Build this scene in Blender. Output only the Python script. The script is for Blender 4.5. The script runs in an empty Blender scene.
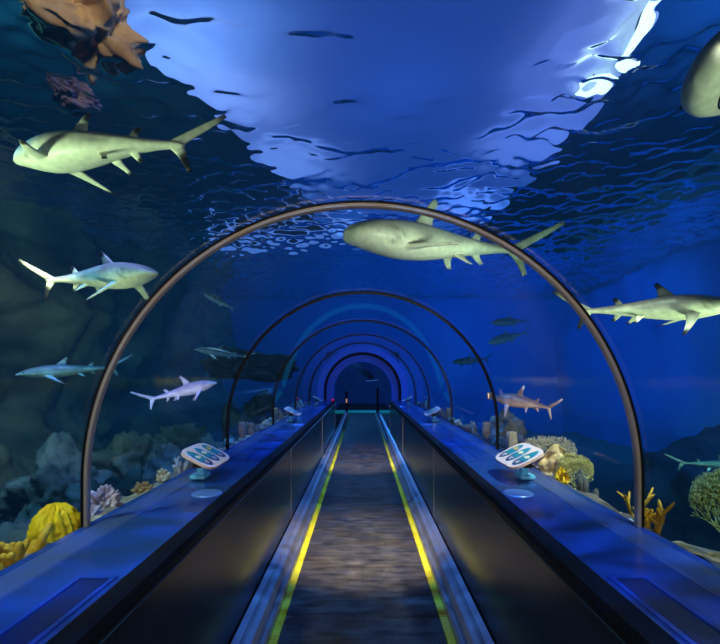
import bpy, bmesh, math, random
import numpy as np
from mathutils import Vector, Matrix, noise as mnoise

S = bpy.context.scene
COL = S.collection
random.seed(7)
RNG = np.random.RandomState(11)
PI = math.pi

# ------------------------------------------------------------------ camera
F, CX, CY, EYE = 440.0, 362.5, 376.0, 1.53
cd = bpy.data.cameras.new('camera')
cam = bpy.data.objects.new('camera', cd)
COL.objects.link(cam)
cam.location = (0, 0, EYE)
cam.rotation_euler = (PI / 2, 0, 0)
cd.sensor_fit = 'HORIZONTAL'
cd.sensor_width = 36.0
cd.lens = F / 720 * 36
cd.shift_x = -(CX - 360) / 720
cd.shift_y = (CY - 322) / 720
cd.clip_start = 0.02
S.camera = cam
S.view_settings.view_transform = 'Standard'
S.view_settings.look = 'None'
try:
    S.cycles.max_bounces = 12
    S.cycles.transparent_max_bounces = 40
    S.cycles.transmission_bounces = 8
    S.cycles.glossy_bounces = 5
    S.cycles.diffuse_bounces = 3
    S.cycles.sample_clamp_indirect = 3.0
    S.cycles.caustics_reflective = False
    S.cycles.caustics_refractive = False
except Exception:
    pass


def P(px, py, d):
    return Vector(((px - CX) / F * d, d, EYE - (py - CY) / F * d))


# ------------------------------------------------------------------ materials
def new_mat(name):
    m = bpy.data.materials.new(name)
    m.use_nodes = True
    nt = m.node_tree
    for n in list(nt.nodes):
        nt.nodes.remove(n)
    out = nt.nodes.new('ShaderNodeOutputMaterial')
    return m, nt, out


def N(nt, kind, **kw):
    n = nt.nodes.new(kind)
    for k, v in kw.items():
        if k in n.inputs:
            n.inputs[k].default_value = v
        else:
            setattr(n, k, v)
    return n


def c4(c):
    return (c[0], c[1], c[2], 1.0)


def pbr(name, c, rough=0.5, metal=0.0, c2=None, scale=8.0, stretch=(1, 1, 1), bump=0.0, bscale=None,
        spec=0.5, emit=None, estr=0.0, detail=4.0, lo=0.35, hi=0.65, bdist=0.02):
    m, nt, out = new_mat(name)
    b = N(nt, 'ShaderNodeBsdfPrincipled')
    b.inputs['Base Color'].default_value = c4(c)
    b.inputs['Roughness'].default_value = rough
    b.inputs['Metallic'].default_value = metal
    b.inputs['Specular IOR Level'].default_value = spec
    if emit:
        b.inputs['Emission Color'].default_value = c4(emit)
        b.inputs['Emission Strength'].default_value = estr
    L = nt.links.new
    L(b.outputs[0], out.inputs[0])
    tc = N(nt, 'ShaderNodeTexCoord')
    mp = N(nt, 'ShaderNodeMapping')
    mp.inputs['Scale'].default_value = stretch
    L(tc.outputs['Object'], mp.inputs[0])
    if c2:
        no = N(nt, 'ShaderNodeTexNoise', Scale=scale, Detail=detail)
        L(mp.outputs[0], no.inputs['Vector'])
        r = N(nt, 'ShaderNodeValToRGB')
        r.color_ramp.elements[0].position = lo
        r.color_ramp.elements[1].position = hi
        r.color_ramp.elements[0].color = c4(c)
        r.color_ramp.elements[1].color = c4(c2)
        L(no.outputs['Fac'], r.inputs[0])
        L(r.outputs[0], b.inputs['Base Color'])
    if bump:
        no = N(nt, 'ShaderNodeTexNoise', Scale=bscale or scale, Detail=detail)
        L(mp.outputs[0], no.inputs['Vector'])
        bu = N(nt, 'ShaderNodeBump', Strength=bump, Distance=bdist)
        L(no.outputs['Fac'], bu.inputs['Height'])
        L(bu.outputs[0], b.inputs['Normal'])
    return m


def emis(name, c, s):
    m, nt, out = new_mat(name)
    e = N(nt, 'ShaderNodeEmission', Strength=s)
    e.inputs['Color'].default_value = c4(c)
    nt.links.new(e.outputs[0], out.inputs[0])
    return m


def attr_mat(name, rough=0.45, spec=0.4, bump=0.0, bscale=60, sss=0.0):
    """base colour from the mesh's own colour attribute, broken up by fine noise"""
    m, nt, out = new_mat(name)
    b = N(nt, 'ShaderNodeBsdfPrincipled')
    b.inputs['Roughness'].default_value = rough
    b.inputs['Specular IOR Level'].default_value = spec
    L = nt.links.new
    a = N(nt, 'ShaderNodeAttribute', attribute_name='col')
    tc = N(nt, 'ShaderNodeTexCoord')
    no = N(nt, 'ShaderNodeTexNoise', Scale=bscale, Detail=3)
    L(tc.outputs['Object'], no.inputs['Vector'])
    mr = N(nt, 'ShaderNodeMapRange')
    mr.inputs['From Min'].default_value = 0.3
    mr.inputs['From Max'].default_value = 0.7
    mr.inputs['To Min'].default_value = 0.82
    mr.inputs['To Max'].default_value = 1.1
    L(no.outputs['Fac'], mr.inputs['Value'])
    mx = N(nt, 'ShaderNodeVectorMath', operation='SCALE')
    L(a.outputs['Color'], mx.inputs[0])
    L(mr.outputs[0], mx.inputs['Scale'])
    L(mx.outputs[0], b.inputs['Base Color'])
    if bump:
        bu = N(nt, 'ShaderNodeBump', Strength=bump, Distance=0.01)
        L(no.outputs['Fac'], bu.inputs['Height'])
        L(bu.outputs[0], b.inputs['Normal'])
    L(b.outputs[0], out.inputs[0])
    return m


def water_volume(nt, out, full=True):
    """the tank's water: absorbs red first and emits faint blue in place of scattered light"""
    L = nt.links.new
    va = N(nt, 'ShaderNodeVolumeAbsorption', Density=WATER_DENS)
    va.inputs['Color'].default_value = (0.25, 0.74, 0.86, 1)
    em = N(nt, 'ShaderNodeEmission', Strength=WATER_GLOW)  # faint emission stands in for haze scattered in the water
    em.inputs['Color'].default_value = c4(WATER_COL)
    ad = N(nt, 'ShaderNodeAddShader')
    L(va.outputs[0], ad.inputs[0])
    L(em.outputs[0], ad.inputs[1])
    L(ad.outputs[0], out.inputs['Volume'])


WATER_DENS = 0.25
WATER_GLOW = 1.0
WATER_COL = (0.0003, 0.0019, 0.0050)


def mat_water():
    m, nt, out = new_mat('tank_water')
    t = N(nt, 'ShaderNodeBsdfTransparent')
    nt.links.new(t.outputs[0], out.inputs['Surface'])
    water_volume(nt, out)
    return m


def mat_glass():
    """clear acrylic vault: see-through, mirror-like at grazing angles"""
    m, nt, out = new_mat('clear_acrylic')
    L = nt.links.new
    t = N(nt, 'ShaderNodeBsdfTransparent')
    t.inputs['Color'].default_value = (0.93, 0.97, 0.99, 1)
    g = N(nt, 'ShaderNodeBsdfGlossy', Roughness=0.03)
    g.inputs['Color'].default_value = (0.9, 0.95, 1, 1)
    lw = N(nt, 'ShaderNodeLayerWeight', Blend=0.5)
    pw = N(nt, 'ShaderNodeMath', operation='POWER')
    pw.inputs[1].default_value = 5.0
    L(lw.outputs['Facing'], pw.inputs[0])
    mp = N(nt, 'ShaderNodeMath', operation='MULTIPLY_ADD')
    mp.inputs[1].default_value = 0.6
    mp.inputs[2].default_value = 0.004
    L(pw.outputs[0], mp.inputs[0])
    mx = N(nt, 'ShaderNodeMixShader')
    L(mp.outputs[0], mx.inputs[0])
    L(t.outputs[0], mx.inputs[1])
    L(g.outputs[0], mx.inputs[2])
    L(mx.outputs[0], out.inputs['Surface'])
    return m


SURF_IOR = 1.045


def mat_surface():
    m, nt, out = new_mat('water_surface')
    L = nt.links.new
    g = N(nt, 'ShaderNodeBsdfGlass', Roughness=0.0, IOR=SURF_IOR)
    g.inputs['Color'].default_value = (0.95, 0.98, 1, 1)
    L(g.outputs[0], out.inputs['Surface'])
    return m


# ------------------------------------------------------------------ mesh helpers
def link(o, parent=None):
    COL.objects.link(o)
    if parent is not None:
        o.parent = parent
    return o


def obj(name, bm, mats, parent=None, smooth=False):
    me = bpy.data.meshes.new(name)
    bmesh.ops.recalc_face_normals(bm, faces=bm.faces)
    bm.to_mesh(me)
    bm.free()
    for m in (mats if isinstance(mats, (list, tuple)) else [mats]):
        me.materials.append(m)
    if smooth:
        me.polygons.foreach_set('use_smooth', [True] * len(me.polygons))
    return link(bpy.data.objects.new(name, me), parent)


def mesh_np(name, verts, faces, mats, parent=None, smooth=True, col=None):
    me = bpy.data.meshes.new(name)
    me.from_pydata([tuple(v) for v in verts], [], [tuple(f) for f in faces])
    for m in (mats if isinstance(mats, (list, tuple)) else [mats]):
        me.materials.append(m)
    if smooth:
        me.polygons.foreach_set('use_smooth', [True] * len(me.polygons))
    if col is not None:
        a = me.color_attributes.new('col', 'FLOAT_COLOR', 'POINT')
        flat = np.ones((len(verts), 4), dtype=np.float32)
        flat[:, :3] = col
        a.data.foreach_set('color', flat.ravel())
    me.update()
    return link(bpy.data.objects.new(name, me), parent)


def thing(name, label, cat, loc=(0, 0, 0), rot=(0, 0, 0), group=None):
    o = bpy.data.objects.new(name, None)
    o.empty_display_size = 0.05
    COL.objects.link(o)
    o.location = loc
    o.rotation_euler = rot
    return tag(o, label, cat, group)


def tag(o, label, cat, group=None, kind=None):
    o['label'] = label
    o['category'] = cat
    if group:
        o['group'] = group
    if kind:
        o['kind'] = kind
    return o


def struct(o, label=None, cat=None):
    o['kind'] = 'structure'
    if label:
        o['label'] = label
    if cat:
        o['category'] = cat
    return o


def box(bm, x0, x1, y0, y1, z0, z1, mi=0, bev=0.0):
    vs = [bm.verts.new((x, y, z)) for z in (z0, z1) for y in (y0, y1) for x in (x0, x1)]
    fs = [bm.faces.new([vs[i] for i in q]) for q in
          ((0, 2, 3, 1), (4, 5, 7, 6), (0, 1, 5, 4), (2, 6, 7, 3), (0, 4, 6, 2), (1, 3, 7, 5))]
    for f in fs:
        f.material_index = mi
    if bev:
        es = list({e for f in fs for e in f.edges})
        bmesh.ops.bevel(bm, geom=es, offset=bev, segments=2, affect='EDGES', profile=0.6)
    return fs


def extrude_y(bm, prof, y0, y1, closed=True, mi=0):
    """a cross-section (x, z) swept along the tunnel"""
    a = [bm.verts.new((x, y0, z)) for x, z in prof]
    b = [bm.verts.new((x, y1, z)) for x, z in prof]
    n = len(prof)
    for i in range(n if closed else n - 1):
        j = (i + 1) % n
        bm.faces.new((a[i], a[j], b[j], b[i])).material_index = mi
    if closed:
        bm.faces.new(a).material_index = mi
        bm.faces.new(b[::-1]).material_index = mi


def tube(bm, pts, rad, seg=8, cap=True, flat=1.0, mi=0):
    pts = [Vector(p) for p in pts]
    n = len(pts)
    rad = [rad] * n if isinstance(rad, (int, float)) else rad
    rings = []
    ref = None
    for i, p in enumerate(pts):
        t = (pts[min(i + 1, n - 1)] - pts[max(i - 1, 0)]).normalized()
        if ref is None:
            ref = Vector((0, 0, 1)) if abs(t.z) < 0.9 else Vector((1, 0, 0))
        u = (ref - t * ref.dot(t)).normalized()
        ref = u
        v = t.cross(u)
        rings.append([bm.verts.new(p + (u * math.cos(a) + v * math.sin(a) * flat) * rad[i])
                      for a in [2 * PI * k / seg for k in range(seg)]])
    for i in range(n - 1):
        for k in range(seg):
            bm.faces.new((rings[i][k], rings[i][(k + 1) % seg], rings[i + 1][(k + 1) % seg], rings[i + 1][k])).material_index = mi
    if cap:
        bm.faces.new(rings[0][::-1]).material_index = mi
        bm.faces.new(rings[-1]).material_index = mi


def capsule(bm, a, b, r0, r1, seg=10, bulge=1.1):
    """rounded finger from a to b"""
    a, b = Vector(a), Vector(b)
    ts = [0, .15, .35, .6, .8, .9, .96, 1.0]
    rs = [1, 1.0, bulge, bulge, 1.0, .8, .55, .08]
    tube(bm, [a.lerp(b, t) for t in ts], [(r0 + (r1 - r0) * t) * k for t, k in zip(ts, rs)], seg)


def displaced_sphere(cx, r, amp, freq, seed=0, sub=3, flat=1.0, ridged=False):
    bm = bmesh.new()
    bmesh.ops.create_icosphere(bm, subdivisions=sub, radius=1)
    off = Vector((seed * 3.1, seed * 1.7, seed * 0.9))
    for v in bm.verts:
        d = v.co.normalized()
        k = mnoise.fractal(d * freq + off, 1.0, 2.0, 4)
        if ridged:
            k = 0.5 - abs(k) * 1.6
        q = d * (1 + amp * k)
        v.co = Vector((q.x * r[0], q.y * r[1], q.z * r[2] * flat)) + Vector(cx)
    return bm


# ------------------------------------------------------------------ tunnel constants
R = 1.165           # arch radius
ZC = 1.085          # arch centre height
ZL = 0.894          # top of the ledges
XW = 0.70           # inner face of the side walls
ARCH_Y = [1.864 + 1.957 * k for k in range(5)]
PORTAL_Y = 11.65
ZS = 4.2            # mean water level


def arch_pts(r, n=48, foot=ZL):
    pts = [(-r, foot)]
    for k in range(n + 1):
        a = PI - PI * k / n
        pts.append((r * math.cos(a), ZC + r * math.sin(a)))
    pts.append((r, foot))
    return pts


# ------------------------------------------------------------------ the setting: tank, water, hall above
M = {}
M['rock_l'] = pbr('reef_rock_dark', (.035, .04, .042), .85, c2=(.20, .16, .11), scale=1.1, bump=.7, bscale=5, spec=.2, detail=8, bdist=.06)
M['wall_b'] = pbr('tank_wall_blue', (.02, .10, .30), .8, c2=(.03, .14, .36), scale=.5, spec=.1, detail=2)
M['sand'] = pbr('sand_floor', (.32, .31, .26), .9, c2=(.45, .42, .34), scale=5, bump=.5, bscale=9, spec=.1)
M['sandb'] = pbr('deep_sand', (.05, .065, .07), .9, c2=(.09, .10, .10), scale=1.2, bump=.5, bscale=9, spec=.1)
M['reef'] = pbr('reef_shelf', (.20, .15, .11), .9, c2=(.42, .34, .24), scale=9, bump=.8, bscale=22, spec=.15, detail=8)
M['hall'] = pbr('hall_ceiling_paint', (.025, .05, .09), .9, c2=(.04, .08, .12), scale=.6)
M['purple'] = pbr('purple_underside_shade', (.10, .06, .12), .9, c2=(.28, .14, .18), scale=3, bump=.6, bscale=7, spec=.1, detail=7)  # dark purple stands in for the ochre rock's shaded underside
M['orange'] = pbr('ochre_rock', (.42, .17, .08), .9, c2=(.82, .44, .22), scale=2.2, bump=.6, bscale=6, spec=.1, detail=7)

TX0, TX1, TY0, TY1, TZ0 = -6.2, 8.0, -3.0, 15.0, -.6


def build_tank():
    # rough rockwork on the left side of the tank
    ny, nz = 190, 80
    vs, fs = [], []
    for j in range(nz + 1):
        for i in range(ny + 1):
            y = TY0 + (TY1 - TY0) * i / ny
            z = TZ0 - .3 + (5.3 - TZ0) * j / nz
            p = Vector((y * .55, z * .8, 3.3))
            k = mnoise.fractal(p, 1.0, 2.1, 6)
            k2 = mnoise.noise(Vector((y * .28 + 4, z * .35, 1.0)))
            x = -4.6 + 1.1 * k2 + .75 * k - .12 * max(0, z - 2)
            vs.append((max(x, TX0 + .1) + 0.35 * max(0, 1.2 - z), y, z))
    w = ny + 1
    for j in range(nz):
        for i in range(ny):
            fs.append((j * w + i, j * w + i + 1, (j + 1) * w + i + 1, (j + 1) * w + i))
    struct(mesh_np('wall_left', vs, fs, M['rock_l']))
    # smooth painted wall on the right, and the tank's two ends
    vs, fs = [], []
    for j in range(31):
        for i in range(61):
            y = TY0 + (TY1 - TY0) * i / 60
            z = TZ0 - .3 + (5.3 - TZ0) * j / 30
            x = 7.0 + .7 * mnoise.noise(Vector((y * .3, z * .4, 9))) + .15 * mnoise.noise(Vector((y, z, 2)))
            vs.append((x, y, z))
    for j in range(30):
        for i in range(60):
            fs.append((j * 61 + i, (j + 1) * 61 + i, (j + 1) * 61 + i + 1, j * 61 + i + 1))
    struct(mesh_np('wall_right', vs, fs, M['wall_b']))
    bm = bmesh.new()
    for q in ((TX0, -1.25, TZ0 - .4, 5.3), (1.25, TX1, TZ0 - .4, 5.3), (-1.25, 1.25, 2.35, 5.3)):
        box(bm, q[0], q[1], TY1 - .05, TY1 + .2, q[2], q[3])
    struct(obj('wall_back', bm, M['wall_b']))
    bm = bmesh.new()
    box(bm, TX0, TX1, TY0 - .2, TY0 + .02, TZ0 - .4, 9)
    struct(obj('wall_front', bm, M['rock_l']))
    # sandy bottom of the tank, rising in low banks
    for side, (x0, x1) in (('left', (TX0, -1.19)), ('right', (1.19, TX1))):
        vs, fs = [], []
        nx, ny = 50, 120
        for j in range(ny + 1):
            for i in range(nx + 1):
                x = x0 + (x1 - x0) * i / nx
                y = TY0 + (TY1 - TY0) * j / ny
                z = TZ0 + (.55 if side == 'left' else .2) + .3 * mnoise.fractal(Vector((x * .5, y * .5, 5)), 1, 2, 4)
                vs.append((x, y, z))
        for j in range(ny):
            for i in range(nx):
                a = j * (nx + 1) + i
                fs.append((a, a + 1, a + nx + 2, a + nx + 1))
        struct(mesh_np('floor_' + side, vs, fs, M['rock_l'] if side == 'left' else M['sandb']))
    # the water itself
    prof = [(TX0, TZ0), (-1.20, TZ0)] + arch_pts(1.20, 48, ZL - .1) + [(1.20, TZ0), (TX1, TZ0), (TX1, ZS - .10), (TX0, ZS - .10)]
    bm = bmesh.new()
    extrude_y(bm, prof, TY0, TY1)
    bmesh.ops.triangulate(bm, faces=[f for f in bm.faces if len(f.verts) > 4])
    o = obj('tank_water', bm, mat_water())
    struct(o, 'blue tank water around the acrylic tunnel', 'water')
    # wavy surface
    nx, ny = 520, 660
    xs = np.linspace(TX0, TX1, nx + 1)
    ys = np.linspace(TY0, TY1, ny + 1)
    X, Y = np.meshgrid(xs, ys)
    Z = np.zeros_like(X)
    q = np.clip((Y - 4.2) / 4.0, 0, 1) + np.clip((np.abs(X - .1) - 1.15) / .9, 0, 1) * 1.5
    ruffle = .22 + 1.0 * np.clip(q, 0, 1.45)      # calm overhead, ruffled to the sides and farther off
    for k in range(70):
        lam = 0.17 * (9.0 ** RNG.rand())
        th = RNG.normal(1.15, .75)
        kx, ky = 2 * PI / lam * math.cos(th), 2 * PI / lam * math.sin(th)
        amp = WAVE * lam / (2 * PI) * (.5 + RNG.rand()) * (1.9 if lam < .45 else 1.0)
        Z += amp * (ruffle if lam < .6 else 1.0) * np.sin(kx * X + ky * Y + RNG.rand() * 6.28)
    # calmer in some patches, rougher in others
    calm = 0.75 + .45 * np.sin(X * .55 + 1.3) * np.sin(Y * .4 + .4)
    Z = ZS + Z * calm
    vs = np.stack([X, Y, Z], -1).reshape(-1, 3)
    w = nx + 1
    fs = [(j * w + i, j * w + i + 1, (j + 1) * w + i + 1, (j + 1) * w + i) for j in range(ny) for i in range(nx)]
    struct(mesh_np('water_surface', vs, fs, mat_surface()), 'rippled water surface seen from below', 'water')


WAVE = 0.034


def poly_panel(name, pts, z, mat, th=.05):
    bm = bmesh.new()
    a = [bm.verts.new((x, y, z)) for x, y in pts]
    b = [bm.verts.new((x, y, z + th)) for x, y in pts]
    n = len(pts)
    bm.faces.new(a)
    bm.faces.new(b[::-1])
    for i in range(n):
        j = (i + 1) % n
        bm.faces.new((a[i], b[i], b[j], a[j]))
    return obj(name, bm, mat)


ZH = 5.9


def up(px, py, z=None):
    """point at height z on the line of sight through a pixel"""
    z = (ZH if z is None else z)
    u, v = (px - CX) / F, (CY - py) / F
    h = math.hypot(u, 1.0)
    c = min(.9985, SURF_IOR * h / math.hypot(h, v))      # bent at the surface on its way out
    run = h * (ZS - EYE) / v + (z - ZS) * c / math.sqrt(1 - c * c)
    return (u / h * run, run / h)


def build_hall():
    bm = bmesh.new()
    box(bm, -14, 14, TY0, 40, 9.0, 9.2)
    struct(obj('ceiling', bm, M['hall']))
    bm = bmesh.new()
    box(bm, -14, 14, 39.8, 40, 4, 9.0)
    struct(obj('trim_1', bm, M['hall']))
    rim = [up(*p) for p in ((100, -150), (104, -20), (127, 20), (165, 66), (205, 104), (262, 155), (318, 202), (372, 232), (401, 231), (425, 230), (490, 197), (560, 140), (622, 60), (690, -40), (760, -150))]
    o = poly_panel('ceiling_glow', rim, ZH, pbr('ceiling_glow_panel', (.8, .8, .82), .9, emit=(.024, .062, .32), estr=1.0, spec=0))  # glow panel added above the water, outlined as its bright window
    tag(o, 'broad blue glow panel added above the water, shaped as its bright window', 'added light panel')
    for k, q in enumerate((((628, 58), (662, -2), (650, -6), (616, 52)), ((590, 92), (618, 72), (610, 64), (582, 84)))):
        hot = [up(*p, ZH - .2) for p in q]
        cx_, cy_ = sum(p[0] for p in hot) / 4, sum(p[1] for p in hot) / 4
        t = thing('hanging_floodlight', ('larger glaring white floodlight above the water at upper right', 'smaller white floodlight above the water, left of the larger one')[k], 'floodlight', (cx_, cy_, ZH - .2))
        o = poly_panel('lamp_face', [(x - cx_, y - cy_) for x, y in hot], 0, emis('white_flood', (1, 1, 1), 2.0), .03)
        o.parent = t
        bm = bmesh.new()
        tube(bm, [(0, 0, .03), (0, 0, .2)], .02, 8)
        obj('hanger', bm, M['hall'], t)
    bm = bmesh.new()
    box(bm, -9, 5, 25.6, 25.7, 4.3, 8.2)
    o = obj('fleck_panel', bm, emis('lavender_fleck_glow', (.20, .25, .72), 1.0))  # added glow panel that makes lavender flecks on the distant water
    tag(o, 'tall lavender glow panel added far off to make flecks on the water', 'light panel')
    # ochre rock standing out of the water, purple piece for its shaded underside
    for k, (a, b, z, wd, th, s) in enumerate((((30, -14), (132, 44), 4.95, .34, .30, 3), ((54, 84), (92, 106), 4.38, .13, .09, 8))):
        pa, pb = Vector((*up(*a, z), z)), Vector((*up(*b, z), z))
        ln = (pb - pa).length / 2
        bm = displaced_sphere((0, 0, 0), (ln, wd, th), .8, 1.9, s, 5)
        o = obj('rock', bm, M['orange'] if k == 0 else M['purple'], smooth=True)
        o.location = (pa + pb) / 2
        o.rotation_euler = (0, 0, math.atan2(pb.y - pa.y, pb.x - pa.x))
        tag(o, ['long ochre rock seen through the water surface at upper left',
                'dusky purple stand-in for the shaded underside of the ochre rock'][k], 'rock')


build_tank()
build_hall()

# ------------------------------------------------------------------ lights
def lamp(kind, name, loc, color, energy, target=None, size=.3, spot=None, blend=.6, size_y=None):
    ld = bpy.data.lights.new(name, kind)
    ld.color = color
    ld.energy = energy
    if kind == 'AREA':
        ld.size = size
        if size_y:
            ld.shape = 'RECTANGLE'
            ld.size_y = size_y
    else:
        ld.shadow_soft_size = size
    if kind == 'SPOT':
        ld.spot_size = math.radians(spot)
        ld.spot_blend = blend
    o = bpy.data.objects.new(name, ld)
    COL.objects.link(o)
    o.location = loc
    if target is not None:
        o.rotation_euler = (Vector(target) - Vector(loc)).to_track_quat('-Z', 'Y').to_euler()
    return o


w = bpy.data.worlds.new('world')
S.world = w
w.use_nodes = True
w.node_tree.nodes['Background'].inputs[0].default_value = (.006, .035, .08, 1)
w.node_tree.nodes['Background'].inputs[1].default_value = .7

# ------------------------------------------------------------------ walkway, side walls, ledges, ribs, vault
M['pallet'] = None


def mat_pallet():
    m, nt, out = new_mat('grooved_aluminium_pallet')
    L = nt.links.new
    b = N(nt, 'ShaderNodeBsdfPrincipled')
    b.inputs['Roughness'].default_value = .42
    b.inputs['Metallic'].default_value = .35
    tc = N(nt, 'ShaderNodeTexCoord')
    w = N(nt, 'ShaderNodeTexWave', Scale=1.0)
    w.wave_type = 'BANDS'
    w.bands_direction = 'X'
    mp = N(nt, 'ShaderNodeMapping')
    mp.inputs['Scale'].default_value = (34, 1, 1)
    L(tc.outputs['Object'], mp.inputs[0])
    L(mp.outputs[0], w.inputs['Vector'])
    no = N(nt, 'ShaderNodeTexNoise', Scale=1.0, Detail=5)
    mp2 = N(nt, 'ShaderNodeMapping')
    mp2.inputs['Scale'].default_value = (5, 22, 1)
    gm = N(nt, 'ShaderNodeNewGeometry')
    L(gm.outputs['Position'], mp2.inputs[0])
    L(mp2.outputs[0], no.inputs['Vector'])
    r = N(nt, 'ShaderNodeValToRGB')
    r.color_ramp.elements[0].position = .3
    r.color_ramp.elements[1].position = .72
    r.color_ramp.elements[0].color = (.035, .034, .034, 1)
    r.color_ramp.elements[1].color = (.17, .155, .14, 1)
    L(no.outputs['Fac'], r.inputs[0])
    mx = N(nt, 'ShaderNodeMix', data_type='RGBA', blend_type='MULTIPLY')
    mx.inputs[0].default_value = .75
    L(r.outputs[0], mx.inputs[6])
    L(w.outputs['Color'], mx.inputs[7])
    L(mx.outputs[2], b.inputs['Base Color'])
    bu = N(nt, 'ShaderNodeBump', Strength=.6, Distance=.004)
    L(w.outputs['Fac'], bu.inputs['Height'])
    L(bu.outputs[0], b.inputs['Normal'])
    L(b.outputs[0], out.inputs[0])
    return m


def mat_yellow():
    m, nt, out = new_mat('yellow_comb_edge')
    L = nt.links.new
    b = N(nt, 'ShaderNodeBsdfPrincipled')
    b.inputs['Roughness'].default_value = .5
    tc = N(nt, 'ShaderNodeTexCoord')
    w = N(nt, 'ShaderNodeTexWave', Scale=18.0)
    w.bands_direction = 'Y'
    L(tc.outputs['Object'], w.inputs['Vector'])
    r = N(nt, 'ShaderNodeValToRGB')
    r.color_ramp.elements[0].color = (.42, .36, .004, 1)
    r.color_ramp.elements[1].color = (.80, .70, .01, 1)
    L(w.outputs['Fac'], r.inputs[0])
    L(r.outputs[0], b.inputs['Base Color'])
    bu = N(nt, 'ShaderNodeBump', Strength=.4, Distance=.004)
    L(w.outputs['Fac'], bu.inputs['Height'])
    L(bu.outputs[0], b.inputs['Normal'])
    L(b.outputs[0], out.inputs[0])
    return m


M['yellow'] = mat_yellow()
M['pallet'] = mat_pallet()
M['steel'] = pbr('brushed_skirt_steel', (.42, .43, .46), .33, .85, c2=(.55, .55, .56), scale=3, stretch=(1, .2, 1))
M['darkseam'] = pbr('dark_seam', (.01, .01, .012), .6)
M['panel'] = pbr('dark_glossy_side_panel', (.010, .011, .014), .22, 0, spec=.5, bump=.02, bscale=2)
M['rubber'] = pbr('black_nosing', (.004, .004, .005), .55, spec=.15)
M['lip'] = pbr('teal_steel_lip', (.03, .09, .15), .3, .5)
M['ledge'] = pbr('dark_blue_ledge', (.012, .045, .20), .24, 0, c2=(.016, .06, .25), scale=3, bump=.05, bscale=5, spec=.6, stretch=(1, .5, 1))
M['kerb'] = pbr('pale_blue_ledge_kerb', (.05, .09, .24), .28, 0, spec=.6)
M['hatch'] = pbr('dark_hatch_lid', (.006, .018, .10), .3, 0, spec=.5)
M['hatchframe'] = pbr('blue_hatch_frame', (.02, .07, .38), .25, .2)
M['rib'] = pbr('bronzed_rib_metal', (.50, .44, .36), .42, .7, c2=(.58, .52, .42), scale=6)
M['ribdark'] = pbr('dark_rib_metal', (.035, .035, .04), .35, .6)
M['glass'] = mat_glass()


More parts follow.
